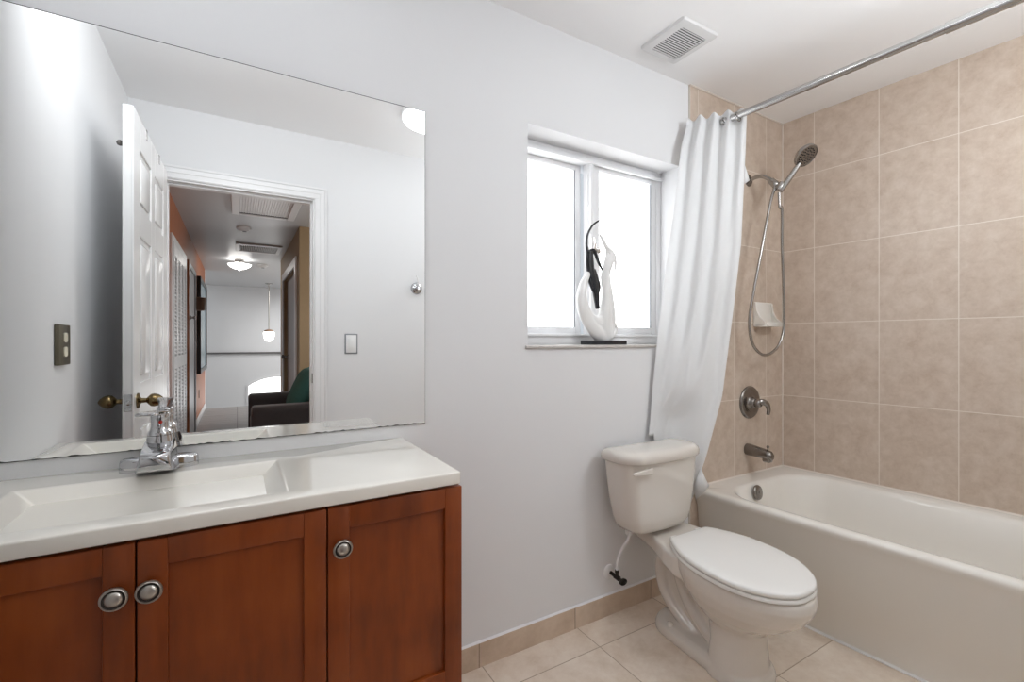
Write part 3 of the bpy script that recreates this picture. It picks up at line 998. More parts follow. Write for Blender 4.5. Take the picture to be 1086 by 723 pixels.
# hand shower
shw = empty('hand_shower', (2.384, TY, 2.058), 'brushed nickel hand shower on its wall arm with looping hose', 'shower')
bm = N()
lathe(bm, [(0.033, 0), (0.032, 0.004), (0.022, 0.011), (0.014, 0.014)], (2.386, TY, 2.055), (0, -1, 0), 28)
build('flange', bm, M['dnickel'], shw)
bm = N()
tube(bm, [(2.386, TY - .005, 2.055), (2.386, -0.05, 2.060), (2.386, -0.085, 2.054), (2.386, -0.12, 2.030), (2.386, -0.135, 2.014)], 0.0105, 16)
build('arm', bm, M['nickel'], shw)
bm = N()
A0 = Vector((2.386, -0.130, 2.020))
ad = Vector((0.05, -0.62, -0.78)).normalized()
lathe(bm, [(0.012, 0), (0.0165, 0.003), (0.0175, 0.012), (0.0165, 0.022), (0.019, 0.026), (0.019, 0.045), (0.014, 0.052), (0.006, 0.054)], A0, ad, 24)
lathe(bm, [(0.018, -0.02), (0.020, -0.016), (0.020, 0.016), (0.018, 0.02)], A0 + Vector((0.006, -0.048, -0.046)), (0.35, -0.45, 0.8), 22)
lathe(bm, [(0.0095, 0), (0.0095, 0.02), (0.0075, 0.03)], A0 + Vector((-0.002, -0.025, -0.035)), (-0.10, 0.2, -1), 16)
build('bracket', bm, M['nickel'], shw, angle=45)
H0 = A0 + Vector((0.004, -0.052, -0.062))
H1 = Vector((2.418, -0.258, 2.072))
hd_ = (H1 - H0).normalized()
bm = N()
tube(bm, [H0 - hd_ * 0.012, H0, H0.lerp(H1, .35), H0.lerp(H1, .75), H1], [0.011, 0.0135, 0.0145, 0.013, 0.0115], 18)
build('handle', bm, M['nickel'], shw)
bm = N()
fn = Vector((-0.12, -0.70, -0.70)).normalized()              # the spray face looks down into the tub
HC = H1 + hd_ * 0.042 + fn * -0.004
lathe(bm, [(0.012, -0.026), (0.034, -0.021), (0.050, -0.010), (0.0575, 0.0), (0.0585, 0.008), (0.057, 0.013), (0.053, 0.0145)], HC, fn, 36, 0, True, False)
lathe(bm, [(0.053, 0.0145), (0.052, 0.012), (0, 0.012)], HC, fn, 36, 1, False, False)
t1 = fn.orthogonal().normalized()
t2 = fn.cross(t1)
for rr, m_ in ((0.012, 6), (0.026, 12), (0.038, 18)):
    for i in range(m_):
        a_ = 2 * math.pi * i / m_
        lathe(bm, [(0.003, 0.0), (0.0022, 0.004), (0, 0.0042)], HC + fn * 0.0115 + (t1 * math.cos(a_) + t2 * math.sin(a_)) * rr, fn, 8, 2)
build('spray_head', bm, [M['nickel'], M['dnickel'], M['black']], shw, angle=45)
bm = N()
hs = A0 + Vector((-0.005, -0.018, -0.062))
he = H0 - hd_ * 0.016
tube(bm, [hs, (2.352, -0.145, 1.88), (2.300, -0.135, 1.66), (2.262, -0.115, 1.44), (2.248, -0.10, 1.29), (2.278, -0.095, 1.18), (2.345, -0.095, 1.122),
          (2.42, -0.095, 1.112), (2.50, -0.10, 1.150), (2.545, -0.105, 1.225), (2.545, -0.11, 1.31), (2.505, -0.13, 1.47), (2.455, -0.15, 1.68), (2.418, -0.170, 1.86), he + Vector((0.006, 0.000, -0.075)), he + Vector((0.001, 0.0, -0.02)), he],
     0.0072, 12, 10)
build('hose', bm, M['nickel'], shw)

# valve trim
val = empty('shower_valve', (2.392, TY, 0.852), 'round nickel shower valve plate with curved lever', 'valve')
bm = N()
lathe(bm, [(0.088, 0), (0.088, 0.004), (0.084, 0.010), (0.070, 0.013), (0.050, 0.011), (0.034, 0.012), (0.028, 0.020), (0.026, 0.034), (0.022, 0.038), (0, 0.039)],
      (2.392, TY, 0.852), (0, -1, 0), 44)
build('escutcheon', bm, M['dnickel'], val, angle=50)
bm = N()
lathe(bm, [(0.021, 0.034), (0.022, 0.040), (0.022, 0.058), (0.018, 0.066), (0.0, 0.068)], (2.392, TY, 0.852), (0, -1, 0), 28)
tube(bm, [(2.392, -0.062, 0.858), (2.410, -0.076, 0.858), (2.432, -0.084, 0.845), (2.446, -0.084, 0.815), (2.447, -0.080, 0.790)], [0.016, 0.017, 0.0155, 0.0125, 0.0105], 18, flat=((0, 1, 0), 0.75))
build('lever', bm, M['dnickel'], val, angle=60)

# spout
spo = empty('tub_spout', (2.367, TY, 0.60), 'short nickel tub spout with diverter pin below the valve', 'spout')
bm = N()
sr_ = []
for d, r, zc_ in ((0.0, 0.030, 0.600), (0.012, 0.031, 0.600), (0.05, 0.0285, 0.598), (0.09, 0.026, 0.595), (0.118, 0.025, 0.591), (0.132, 0.023, 0.588), (0.140, 0.016, 0.586)):
    sr_.append([(2.372 + a, TY - d, zc_ + b) for a, b in rrect(0, 0, r * 0.92, r, r * 0.85, 6)])
loft(bm, sr_)
box(bm, 2.353, 2.391, TY - 0.134, TY - 0.092, 0.553, 0.595, 0.010, 3)
build('spout_body', bm, M['dnickel'], spo, angle=50)
bm = N()
lathe(bm, [(0.0035, 0), (0.0035, 0.018), (0.0075, 0.021), (0.0075, 0.027), (0.004, 0.030), (0, 0.0302)], (2.372, TY - 0.115, 0.610), (0, 0, 1), 16)
build('diverter_pin', bm, M['dnickel'], spo, angle=50)

# corner soap dish
bm = N()
dz0, dz1 = 1.262, 1.398
dx0, dx1 = 2.428, 2.592
box(bm, dx0, dx1, TY - 0.012, TY, dz0, dz1, 0.005, 3)
for xa, xb in ((dx0, dx0 + .014), (dx1 - .014, dx1)):
    pr = [(TY - .008, dz1 - .006), (TY - .014, dz1 - .006), (TY - .020, dz1 - .05), (TY - .036, dz1 - .085), (TY - .066, dz0 + .022), (TY - .066, dz0 + .012), (TY - .008, dz0 + .004)]
    loft(bm, [[(xa, y, z) for y, z in pr], [(xb, y, z) for y, z in pr]])
tr = rrect((dx0 + dx1) / 2, TY - 0.036, (dx1 - dx0) / 2, 0.036, 0.014, 5)
loft(bm, [[(x, y, dz0) for x, y in tr], [(x, y, dz0 + .012) for x, y in tr]])
tr2 = rrect((dx0 + dx1) / 2, TY - 0.069, (dx1 - dx0) / 2 - .004, 0.005, 0.0045, 5)
loft(bm, [[(x, y, dz0 + .004) for x, y in tr2], [(x, y, dz0 + .024) for x, y in tr2]])
o = build('soap_dish', bm, M['tub'], None, angle=45)
tag(o, 'white ceramic soap dish fixed to the tiles inside the hose loop', 'soap dish')

# exhaust fan grille
fan = empty('exhaust_fan_grille', (1.59, -0.2, ZC), 'white square slotted exhaust fan grille on the bathroom ceiling', 'vent')
bm = N()
FX0, FX1, FY0, FY1 = 1.480, 1.695, -0.318, -0.090
o1 = rrect((FX0 + FX1) / 2, (FY0 + FY1) / 2, (FX1 - FX0) / 2, (FY1 - FY0) / 2, 0.012, 4)
def shrink(k, z):
    return [((FX0 + FX1) / 2 + (x - (FX0 + FX1) / 2) * k, (FY0 + FY1) / 2 + (y - (FY0 + FY1) / 2) * k, z) for x, y in o1]
loft(bm, [shrink(1, ZC), shrink(1, ZC - .006), shrink(.97, ZC - .011), shrink(0.76, ZC - 0.016), shrink(0.69, ZC - 0.016), shrink(0.69, ZC - 0.004)], True, False)
build('frame', bm, M['vent'], fan)
bm = N()
box(bm, FX0 + .03, FX1 - .03, FY0 + .03, FY1 - .03, ZC - 0.006, ZC - 0.003)
build('dark_throat', bm, M['ventdark'], fan)
bm = N()
for i in range(14):
    y = FY0 + 0.036 + (i + 0.5) * (FY1 - FY0 - 0.072) / 14
    box(bm, FX0 + .034, FX1 - .034, y - 0.0028, y + 0.0030, ZC - 0.0155, ZC - 0.0138, 0.0005, 1)
build('slats', bm, M['vent'], fan)

# ceiling lamp (above the frame; its lower rim shows in the mirror's top corner)
cl = empty('ceiling_light', (LAMP_X, LAMP_Y, ZC), 'round white glass dome lamp on the bathroom ceiling, in the mirror', 'lamp')
bm = N()
lathe(bm, [(0.165, 0), (0.165, 0.022), (0.155, 0.026)], (LAMP_X, LAMP_Y, ZC), (0, 0, -1), 48)
build('base', bm, M['plastic'], cl)
bm = N()
lathe(bm, [(0.152, 0.024), (0.156, 0.034), (0.148, 0.044), (0.120, 0.053), (0.075, 0.060), (0.03, 0.063), (0, 0.0635)], (LAMP_X, LAMP_Y, ZC), (0, 0, -1), 48, 0, False, False)
build('dome', bm, M['lampglass'], cl)

# ------------------------------------------------------------------ sculpture on the sill
scu = empty('dancer_sculpture', (1.39, 0.045, ZSILL), 'black and white swirling dancer sculpture on the window sill', 'sculpture')
SY = 0.045
def blade(bm, pts, wid, thick):
    """a flat ribbon in the x-z plane with rounded section; wid per control point"""
    path_ = catmull([(x, 0, z) for x, z in pts], 8)
    m = len(path_)
    c = len(wid) - 1
    rings = []
    for i, p in enumerate(path_):
        u = i / (m - 1) * c
        k = min(int(u), c - 1)
        w_ = lerp(wid[k], wid[k + 1], u - k)
        tn = (path_[min(i + 1, m - 1)] - path_[max(i - 1, 0)]).normalized()
        nr = Vector((-tn.z, 0, tn.x))
        th = min(thick, max(0.003, w_ * 0.8))
        rings.append([Vector((p.x, SY, p.z)) + nr * (w_ * math.cos(a_)) + Vector((0, 1, 0)) * (th * math.sin(a_)) for a_ in [2 * math.pi * q / 14 for q in range(14)]])
    loft(bm, rings)
bm = N()
box(bm, 1.288, 1.495, SY - 0.045, SY + 0.028, ZSILL, ZSILL + 0.019, 0.003)
build('plinth', bm, M['black'], scu)
bm = N()
# sweeping skirt: outer crescent, cup, torso, arm and curl
blade(bm, [(1.425, 1.192), (1.36, 1.225), (1.305, 1.285), (1.274, 1.355), (1.283, 1.43), (1.318, 1.487), (1.334, 1.515)], [0.030, 0.038, 0.036, 0.028, 0.019, 0.010, 0.003], 0.020)
blade(bm, [(1.42, 1.192), (1.405, 1.255), (1.405, 1.315), (1.412, 1.37), (1.412, 1.43), (1.412, 1.485), (1.432, 1.545), (1.448, 1.575)], [0.034, 0.042, 0.030, 0.024, 0.022, 0.020, 0.023, 0.014], 0.022)
blade(bm, [(1.41, 1.275), (1.36, 1.265), (1.32, 1.285)], [0.040, 0.036, 0.02], 0.018)
blade(bm, [(1.448, 1.578), (1.415, 1.600), (1.392, 1.632), (1.372, 1.655)], [0.013, 0.010, 0.009, 0.006], 0.010)
blade(bm, [(1.436, 1.56), (1.455, 1.572), (1.468, 1.535), (1.462, 1.49)], [0.012, 0.011, 0.007, 0.004], 0.009)
blade(bm, [(1.40, 1.63), (1.415, 1.58), (1.40, 1.52), (1.385, 1.47), (1.39, 1.42)], [0.005, 0.006, 0.006, 0.006, 0.005], 0.006)
blade(bm, [(1.425, 1.198), (1.455, 1.212), (1.470, 1.236), (1.464, 1.258), (1.449, 1.254)], [0.016, 0.014, 0.010, 0.009, 0.005], 0.012)
blade(bm, [(1.435, 1.215), (1.450, 1.28), (1.442, 1.35), (1.430, 1.42), (1.425, 1.47)], [0.012, 0.016, 0.016, 0.014, 0.010], 0.016)
bm = remeshed(bm, 0.0035, 4, 0.5)
build('white_figure', bm, M['resin'], scu, angle=80)
bm = N()
blade(bm, [(1.362, 1.325), (1.348, 1.42), (1.325, 1.48), (1.318, 1.53), (1.316, 1.575)], [0.010, 0.020, 0.021, 0.021, 0.017], 0.013)
blade(bm, [(1.340, 1.40), (1.322, 1.44), (1.318, 1.47)], [0.008, 0.011, 0.010], 0.010)
blade(bm, [(1.355, 1.375), (1.366, 1.42), (1.352, 1.46), (1.338, 1.495)], [0.006, 0.012, 0.013, 0.012], 0.011)
blade(bm, [(1.308, 1.57), (1.300, 1.60), (1.306, 1.645), (1.330, 1.685), (1.358, 1.707), (1.376, 1.716)], [0.009, 0.0065, 0.0058, 0.005, 0.0045, 0.003], 0.006)
blade(bm, [(1.318, 1.575), (1.345, 1.572), (1.368, 1.53), (1.392, 1.495)], [0.010, 0.009, 0.0075, 0.004], 0.008)
blade(bm, [(1.392, 1.47), (1.405, 1.46), (1.42, 1.462)], [0.003, 0.003, 0.002], 0.003)
bm = remeshed(bm, 0.0025, 3, 0.5)
build('black_figure', bm, M['black'], scu, angle=80)
bm = N()
blade(bm, [(1.335, 1.585), (1.340, 1.61), (1.338, 1.635)], [0.011, 0.013, 0.010], 0.011)
blade(bm, [(1.345, 1.59), (1.362, 1.585), (1.372, 1.572)], [0.009, 0.012, 0.008], 0.010)
build('silver_heads', bm, M['silver'], scu, angle=70)

# ------------------------------------------------------------------ bathroom things seen in the mirror
# open door leaf against the left wall
door = empty('door_1', (-0.336, -1.50, 0), 'white six-panel bathroom door standing open against the left wall', 'door', kind='structure')
LH, LF, LT = Vector((-0.316, -1.505, 0)), Vector((-0.334, -0.715, 0)), 0.034
ld = (LF - LH).normalized()
ln = Vector((ld.y, -ld.x, 0))                      # points to +x, the face that shows in the mirror
LW = (LF - LH).length
def leaf_box(bm, a0, a1, t0, t1, z0, z1, bev=0.0, seg=2):
    b2 = N()
    box(b2, a0, a1, t0, t1, z0, z1, bev, seg)
    for v in b2.verts:
        v.co = LH + ld * v.co.x + ln * v.co.y + Vector((0, 0, v.co.z))
    me = bpy.data.meshes.new('t')
    b2.to_mesh(me)
    b2.free()
    bm.from_mesh(me)
    bpy.data.meshes.remove(me)
bm = N()
Z0, Z1 = 0.012, 2.068
leaf_box(bm, 0, LW, -LT + 0.007, -0.007, Z0, Z1)
cols = ((0.115, 0.355), (0.435, 0.675))
rows = ((0.25, 0.86), (1.02, 1.60), (1.71, 1.94))
for t0, t1 in ((-0.008, 0.0), (-LT, -LT + 0.008)):
    for a0, a1 in ((0, cols[0][0]), (cols[0][1], cols[1][0]), (cols[1][1], LW)):
        leaf_box(bm, a0, a1, t0, t1, Z0, Z1, 0.002, 1)
    for z0, z1 in ((Z0, rows[0][0]), (rows[0][1], rows[1][0]), (rows[1][1], rows[2][0]), (rows[2][1], Z1)):
        for a0, a1 in cols:
            leaf_box(bm, a0, a1, t0, t1, z0, z1, 0.002, 1)
    for z0, z1 in rows:
        for a0, a1 in cols:
            leaf_box(bm, a0 + 0.028, a1 - 0.028, t0 + (0.002 if t0 > -.02 else 0.0), t1 - (0.0 if t0 > -.02 else 0.0), z0 + 0.028, z1 - 0.028, 0.006, 2)
build('leaf', bm, M['doorw'], door)
KZ = 0.953
for sgn in (1, -1):
    bm = N()
    base = LH + ld * (LW - 0.065) + ln * (0 if sgn > 0 else -LT) + Vector((0, 0, KZ))
    lathe(bm, [(0.030, 0.0), (0.030, 0.004), (0.016, 0.008), (0.010, 0.012), (0.009, 0.028), (0.014, 0.032), (0.024, 0.042), (0.026, 0.052), (0.022, 0.066), (0.012, 0.078), (0.004, 0.083), (0, 0.084)],
          base, ln * sgn, 30)
    o = build('door_knob', bm, M['brass'], door, angle=50)
    o['label'] = 'egg shaped antique brass knob'
bm = N()
leaf_box(bm, LW - 0.001, LW + 0.0015, -LT / 2 - 0.0125, -LT / 2 + 0.0125, KZ - 0.032, KZ + 0.032, 0.001, 1)
leaf_box(bm, LW, LW + 0.010, -LT / 2 - 0.007, -LT / 2 + 0.007, KZ - 0.009, KZ + 0.009, 0.004, 2)
build('latch_plate', bm, M['chrome'], door)
for z in (0.25, 1.05, 1.82):
    bm = N()
    lathe(bm, [(0.007, 0), (0.007, 0.09)], LH + ld * -0.008 + ln * (-LT - 0.004) + Vector((0, 0, z)), (0, 0, 1), 12)
    leaf_box(bm, -0.0025, 0.0, -LT, -0.006, z, z + 0.09)
    build('hinge', bm, M['brass'], door)
# two hooks hung over the top of the open door
hk0 = None
for a, lab in ((LW - 0.245, 'metal over-the-door hook nearer the door edge, seen in the mirror'), (LW - 0.545, 'metal over-the-door hook nearer the door hinges, seen in the mirror')):
    P0 = LH + ld * a + Vector((0, 0, Z1))
    h = empty('over_door_hook', P0, lab, 'hook', 'hooks hung over the bathroom door')
    bm = N()
    leaf_box(bm, a - 0.009, a + 0.009, 0.0004, 0.0022, Z1 - 0.04, Z1 + 0.0025)
    leaf_box(bm, a - 0.009, a + 0.009, -LT - 0.0022, 0.0022, Z1 + 0.0006, Z1 + 0.0025)
    leaf_box(bm, a - 0.009, a + 0.009, -LT - 0.0022, -LT - 0.0004, Z1 - 0.16, Z1 + 0.0025)
    build('strap', bm, M['nickel'], h, smooth=False)
    for dz, rr, out in ((-0.075, 0.013, 0.052), (-0.135, 0.011, 0.032)):
        bm = N()
        q = LH + ld * a + ln * (-LT - 0.001) + Vector((0, 0, Z1 + dz))
        tube(bm, [q, q - ln * out * .6 + Vector((0, 0, -0.006)), q - ln * out + Vector((0, 0, 0.006))], 0.004, 8)
        lathe(bm, [(0.0, -rr), (rr * .7, -rr * .7), (rr, 0), (rr * .7, rr * .7), (0, rr)], q - ln * out + Vector((0, 0, 0.008)), (0, 0, 1), 14)
        build('prong', bm, M['dnickel'], h)

# door casing and jamb
bm = N()
def casing(bm, x0, x1, zt_, wd, y, s):
    """three-step moulding round an opening; y: wall face, s: direction away from the wall"""
    for a, b, th in ((0.0, wd, 0.010), (0.004, wd * 0.80, 0.014), (wd * 0.45, wd * 0.70, 0.018), (wd * 0.84, wd, 0.016)):
        ya, yb = sorted((y, y + s * th))
        box(bm, x0 - b, x0 - a, ya, yb, 0, zt_ + a, 0.001, 1)
        box(bm, x1 + a, x1 + b, ya, yb, 0, zt_ + a, 0.001, 1)
        box(bm, x0 - b, x1 + b, ya, yb, zt_ + a, zt_ + b, 0.001, 1)
casing(bm, DX0, DX1, DZ, 0.072, YB, 1)
casing(bm, DX0, DX1, DZ, 0.072, YB - 0.12, -1)
frect(bm, 'xz', DX0, DX1, 0, DZ, 0.008, 0.008, 0, 0.008, YB - 0.1195, YB - 0.0005)
frect(bm, 'xz', DX0, DX1, 0, DZ, 0.018, 0.018, 0, 0.018, YB - 0.075, YB - 0.040, 0.001)
casing_o = struct('trim_5', bm, M['trimw'], 'white moulded casing around the bathroom doorway', 'trim', True)
bm = N()
box(bm, DX1 - 0.0095, DX1 - 0.0075, YB - 0.036, YB - 0.008, 0.925, 0.985)
build('strike_plate', bm, M['brass'], casing_o)

# light switch on the back wall
sw = empty('light_switch', (0.624, YB, 1.166), 'white rocker light switch on the wall right of the doorway', 'switch')
bm = N()
box(bm, 0.584, 0.664, YB, YB + 0.004, 1.102, 1.230, 0.002)
build('surround', bm, M['gasket'], sw)
bm = N()
box(bm, 0.592, 0.656, YB + 0.002, YB + 0.008, 1.110, 1.222, 0.003)
build('cover_plate', bm, M['plastic'], sw)
bm = N()
box(bm, 0.607, 0.641, YB + 0.007, YB + 0.012, 1.132, 1.200, 0.002)
build('rocker', bm, M['plastic'], sw)

# robe hook
rh = empty('robe_hook', (1.055, YB, 1.545), 'chrome robe hook on the back wall at the mirror edge', 'hook')
bm = N()
lathe(bm, [(0.040, 0), (0.040, 0.006), (0.034, 0.014), (0.022, 0.018), (0.015, 0.022), (0.014, 0.04), (0.018, 0.046), (0.012, 0.052), (0, 0.053)], (1.055, YB, 1.543), (0, 1, 0), 32)
build('rosette', bm, M['chrome'], rh, angle=40)
bm = N()
tube(bm, [(1.055, YB + 0.03, 1.555), (1.050, YB + 0.05, 1.575), (1.046, YB + 0.055, 1.60), (1.038, YB + 0.05, 1.625)], [0.006, 0.0055, 0.005, 0.005], 10)
build('prong', bm, M['plastic'], rh)

# aged outlet plate on the left wall
op = empty('outlet_plate', (XL, -0.50, 1.17), 'aged brass outlet plate on the left wall, seen in the mirror', 'outlet')
bm = N()
box(bm, XL, XL + 0.013, -0.550, -0.440, 1.108, 1.236, 0.003)
build('plate', bm, M['plate'], op)
for zc_ in (1.195, 1.150):
    bm = N()
    loft(bm, [[(XL + t, -0.494 + a, zc_ + b) for a, b in rrect(0, 0, 0.018, 0.0155, 0.011, 5)] for t in (0.011, 0.0155)])
    build('socket', bm, M['ivory'], op)

# ------------------------------------------------------------------ hallway beyond the doorway (all of it shows in the mirror)
HY0 = YB - 0.12
OX = -0.49
RX = 0.585
bm = N()
box(bm, -0.7, 3.1, -8.25, YB - 0.06, -0.1, -0.002)
struct('floor_hall', bm, M['hallfloor'], 'grey plank hallway floor seen in the mirror')
bm = N()
box(bm, -0.7, 3.1, FAR - .1, YB - 0.121, ZC, ZC + 0.1)
struct('ceiling_hall', bm, M['hallceil'], 'grey-white hallway ceiling seen in the mirror')
bm = N()
box(bm, OX - 0.12, OX, -8.25, HY0 - 0.001, 0, ZC)
struct('wall_orange', bm, M['orange'], 'orange painted hallway wall seen in the mirror', 'wall')
bm = N()
box(bm, -2.0, 3.1, FAR - 0.1, FAR, -1.6, ZC)
box(bm, -2.0, -1.9, FAR, -8.25, -1.6, ZC)
box(bm, 3.0, 3.1, FAR, -6.6, -1.6, ZC)
box(bm, -2.0, OX - 0.0, -8.35, -8.25, -1.6, ZC)
struct('wall_stairwell', bm, M['wall'], 'white far wall beyond the hallway', 'wall')
bm = N()
box(bm, -2.0, 3.1, FAR, -8.25, -1.7, -1.6)
struct('floor_stairwell', bm, M['hallfloor'], 'stairwell floor below the hallway', 'floor')
DA0, DA1, DAZ = -5.98, -4.40, 2.05
bm = N()                                                          # tan wall: face towards the bathroom and the run with a doorway
box(bm, RX, 3.1, -4.14, -4.04, 0, ZC)
box(bm, RX, RX + 0.1, DA1, -4.14, 0, ZC)
box(bm, RX, RX + 0.1, -6.5, DA0, 0, ZC)
box(bm, RX, RX + 0.1, DA0, DA1, DAZ, ZC)
box(bm, RX, 3.0, -6.6, -6.5, -1.6, ZC)
struct('wall_tan', bm, M['beige'], 'tan hallway wall behind the armchair', 'wall')
bm = N()
box(bm, 2.1, 2.2, -4.04, HY0, 0, ZC)
struct('wall_nook', bm, M['wall'], 'white wall closing the sitting nook', 'wall')
bm = N()
box(bm, OX, OX + 0.012, -8.25, -6.0, 0, 0.10, 0.003)
box(bm, OX, OX + 0.012, -4.72, -4.6, 0, 0.10, 0.003)
struct('baseboard_hall', bm, M['trimw'], 'white baseboard along the orange wall', 'baseboard', True)
# louvred closet door on the orange wall
lou = empty('louvered_door', (OX, -3.95, 0), 'white louvered closet door on the orange hallway wall', 'door')
bm = N()
frect(bm, 'yz', -4.60, -3.31, 0, 2.10, 0.07, 0.07, 0, 0.06, OX + .001, OX + 0.02, 0.002)
build('casing', bm, M['trimw'], lou)
for k in range(4):
    ya = -3.39 - k * 0.283
    yb = ya - 0.278
    bm = N()
    frect(bm, 'yz', yb, ya, 0.02, 2.03, 0.045, 0.045, 0.12, 0.10, OX + .001, OX + 0.026, 0.002)
    box(bm, OX + .001, OX + 0.026, yb + .045, ya - .045, 0.95, 1.05, 0.002)
    lf = build('leaf', bm, M['trimw'], lou)
    bm = N()
    for zz in [0.155 + i * 0.034 for i in range(24)] + [1.065 + i * 0.034 for i in range(26)]:
        pr = [(OX + .002, zz), (OX + .022, zz + 0.004), (OX + .022, zz + .008), (OX + .002, zz + .030), (OX + .002, zz + .024)]
        pr = [(OX + .004, zz + .026), (OX + .022, zz + .004), (OX + .024, zz + .008), (OX + .006, zz + .030)]
        loft(bm, [[(x, yb + .044, z) for x, z in pr], [(x, ya - .044, z) for x, z in pr]])
    build('louvers', bm, M['trimw'], lf)
    bm = N()
    box(bm, OX + .001, OX + 0.003, yb + .045, ya - .045, 0.14, 0.95)
    box(bm, OX + .001, OX + 0.003, yb + .045, ya - .045, 1.05, 1.93)
    build('dark_backing', bm, M['ventdark'], lf)
# wooden door edge and grey casing of the next doorway
bm = N()
box(bm, OX, OX + 0.03, -4.90, -4.74, 0.0, 2.09, 0.003)
to = struct('trim_6', bm, M['jambwood'], 'brown wooden door edge beside the louvered door', 'trim', True)
bm = N()
lathe(bm, [(0.025, 0), (0.025, 0.01), (0.012, 0.016), (0.012, 0.035), (0.02, 0.04), (0.02, 0.055), (0, 0.06)], (OX + .028, -4.86, 1.45), (1, 0, 0), 16)
build('latch', bm, M['nickel'], to)
bm = N()
frect(bm, 'yz', -5.92, -4.905, 0, 2.09, 0.08, 0.08, 0, 0.06, OX + .001, OX + 0.022, 0.003)
box(bm, OX + .001, OX + 0.008, -5.84, -4.985, 0, 2.03)
struct('door_2', bm, M['grey_door'], 'grey-white door in its casing on the orange wall', 'door', True)
# framed picture and sconce
pic = empty('framed_picture', (OX, -7.1, 1.42), 'large black framed picture on the orange hallway wall', 'picture')
bm = N()
PY0, PY1, PZ0, PZ1 = -7.9, -6.32, 0.72, 2.10
frect(bm, 'yz', PY0, PY1, PZ0, PZ1, .06, .06, .06, .06, OX + .001, OX + 0.05, 0.004)
build('frame', bm, M['frame_black'], pic)
bm = N()
box(bm, OX + 0.002, OX + 0.03, PY0 + .05, PY1 - .05, PZ0 + .05, PZ1 - .05)
build('print', bm, M['art'], pic)
sco = empty('wall_sconce', (OX, -6.1, 1.68), 'brown half-round wall sconce beside the framed picture', 'lamp')
bm = N()
for_r = []
for z, r in ((1.60, 0.085), (1.605, 0.090), (1.77, 0.100), (1.775, 0.096)):
    for_r.append([(OX + 0.005 + 1.15 * r * math.sin(math.pi * i / 20), -6.1 + r * math.cos(math.pi * i / 20), z) for i in range(21)])
loft(bm, for_r)
build('shade', bm, M['sconce'], sco)
bm = N()
box(bm, OX, OX + 0.012, -6.15, -6.05, 1.54, 1.62, 0.003)
build('backplate', bm, M['brass'], sco)
bm = N()
box(bm, OX, OX + 0.006, -6.82, -6.74, 0.34, 0.46, 0.002)
o = build('wall_outlet', bm, M['sconce'])
tag(o, 'small brown outlet cover low on the orange wall', 'outlet')
# ceiling hatch
hat = empty('attic_hatch', (0.23, -3.35, ZC), 'white framed attic hatch with ribbed panel in the hallway ceiling', 'hatch')
bm = N()
hx0, hx1, hy0, hy1 = -0.045, 0.50, -3.73, -2.95
frect(bm, 'xy', hx0, hx1, hy0, hy1, .065, .065, .035, .035, ZC - 0.028, ZC - .0005, 0.004)
build('frame', bm, M['trimw'], hat)
bm = N()
for i in range(20):
    x = hx0 + .066 + i * (hx1 - hx0 - .13) / 20
    box(bm, x, x + 0.0195, hy0 + .034, hy1 - .034, ZC - 0.016, ZC - 0.001, 0.004, 1)
build('panel', bm, M['trimw'], hat)
bm = N()
box(bm, hx0 + .065, hx1 - .065, hy0 + .035, hy0 + .06, ZC - 0.017, ZC - .012)
build('shadow_gap', bm, M['ventdark'], hat)
# smoke detectors
def detector(x, y, r, lab):
    d = empty('smoke_detector', (x, y, ZC), lab, 'smoke detector', 'hallway smoke detectors')
    bm = N()
    lathe(bm, [(r, 0), (r, r * .25), (r * .9, r * .32), (r * .72, r * .34), (r * .70, r * .45), (r * .5, r * .58), (0, r * .6)], (x, y, ZC), (0, 0, -1), 32)
    build('housing', bm, M['plastic'], d, angle=30)
    bm = N()
    lathe(bm, [(r * .28, r * .55), (r * .28, r * .66), (0, r * .68)], (x + r * .1, y, ZC), (0, 0, -1), 20)
    build('sensor_grille', bm, M['gasket'], d, angle=30)
detector(0.062, -4.42, 0.072, 'round white smoke detector between attic hatch and hallway vent')
detector(0.355, -7.15, 0.085, 'round white smoke detector beyond the hallway dome lamp')
# hallway supply vent
hv = empty('ceiling_vent', (0.25, -5.64, ZC), 'wide white louvered air vent on the hallway ceiling', 'vent')
bm = N()
vx0, vx1, vy0, vy1 = -0.018, 0.515, -5.96, -5.33
frect(bm, 'xy', vx0, vx1, vy0, vy1, .05, .05, .09, .09, ZC - 0.018, ZC - .0005, 0.003)
build('frame', bm, M['plastic'], hv)
bm = N()
for i in range(22):
    x = vx0 + .056 + i * (vx1 - vx0 - .112) / 21
    loft(bm, [[(x - .002, y, ZC - .002), (x + .001, y, ZC - .002), (x + .012, y, ZC - .017), (x + .009, y, ZC - .017)] for y in (vy0 + .085, vy1 - .085)])
build('louvers', bm, M['plastic'], hv)
bm = N()
box(bm, vx0 + .045, vx1 - .045, vy0 + .08, vy1 - .08, ZC - 0.002, ZC - .0005)
build('dark_throat', bm, M['ventdark'], hv)
# hallway dome lamp
hl = empty('hallway_dome_light', (0.03, -6.75, ZC), 'lit flush dome lamp on the hallway ceiling', 'lamp')
bm = N()
lathe(bm, [(0.065, 0), (0.065, 0.05), (0.02, 0.055), (0.02, 0.08)], (0.03, -6.75, ZC), (0, 0, -1), 28)
build('stem', bm, M['nickel'], hl)
bm = N()
lathe(bm, [(0.155, 0.078), (0.158, 0.082), (0.145, 0.105), (0.11, 0.13), (0.06, 0.15), (0.018, 0.156), (0.012, 0.172), (0, 0.175)], (0.03, -6.75, ZC), (0, 0, -1), 36, 0, True, False)
build('bowl', bm, M['hallglass'], hl)
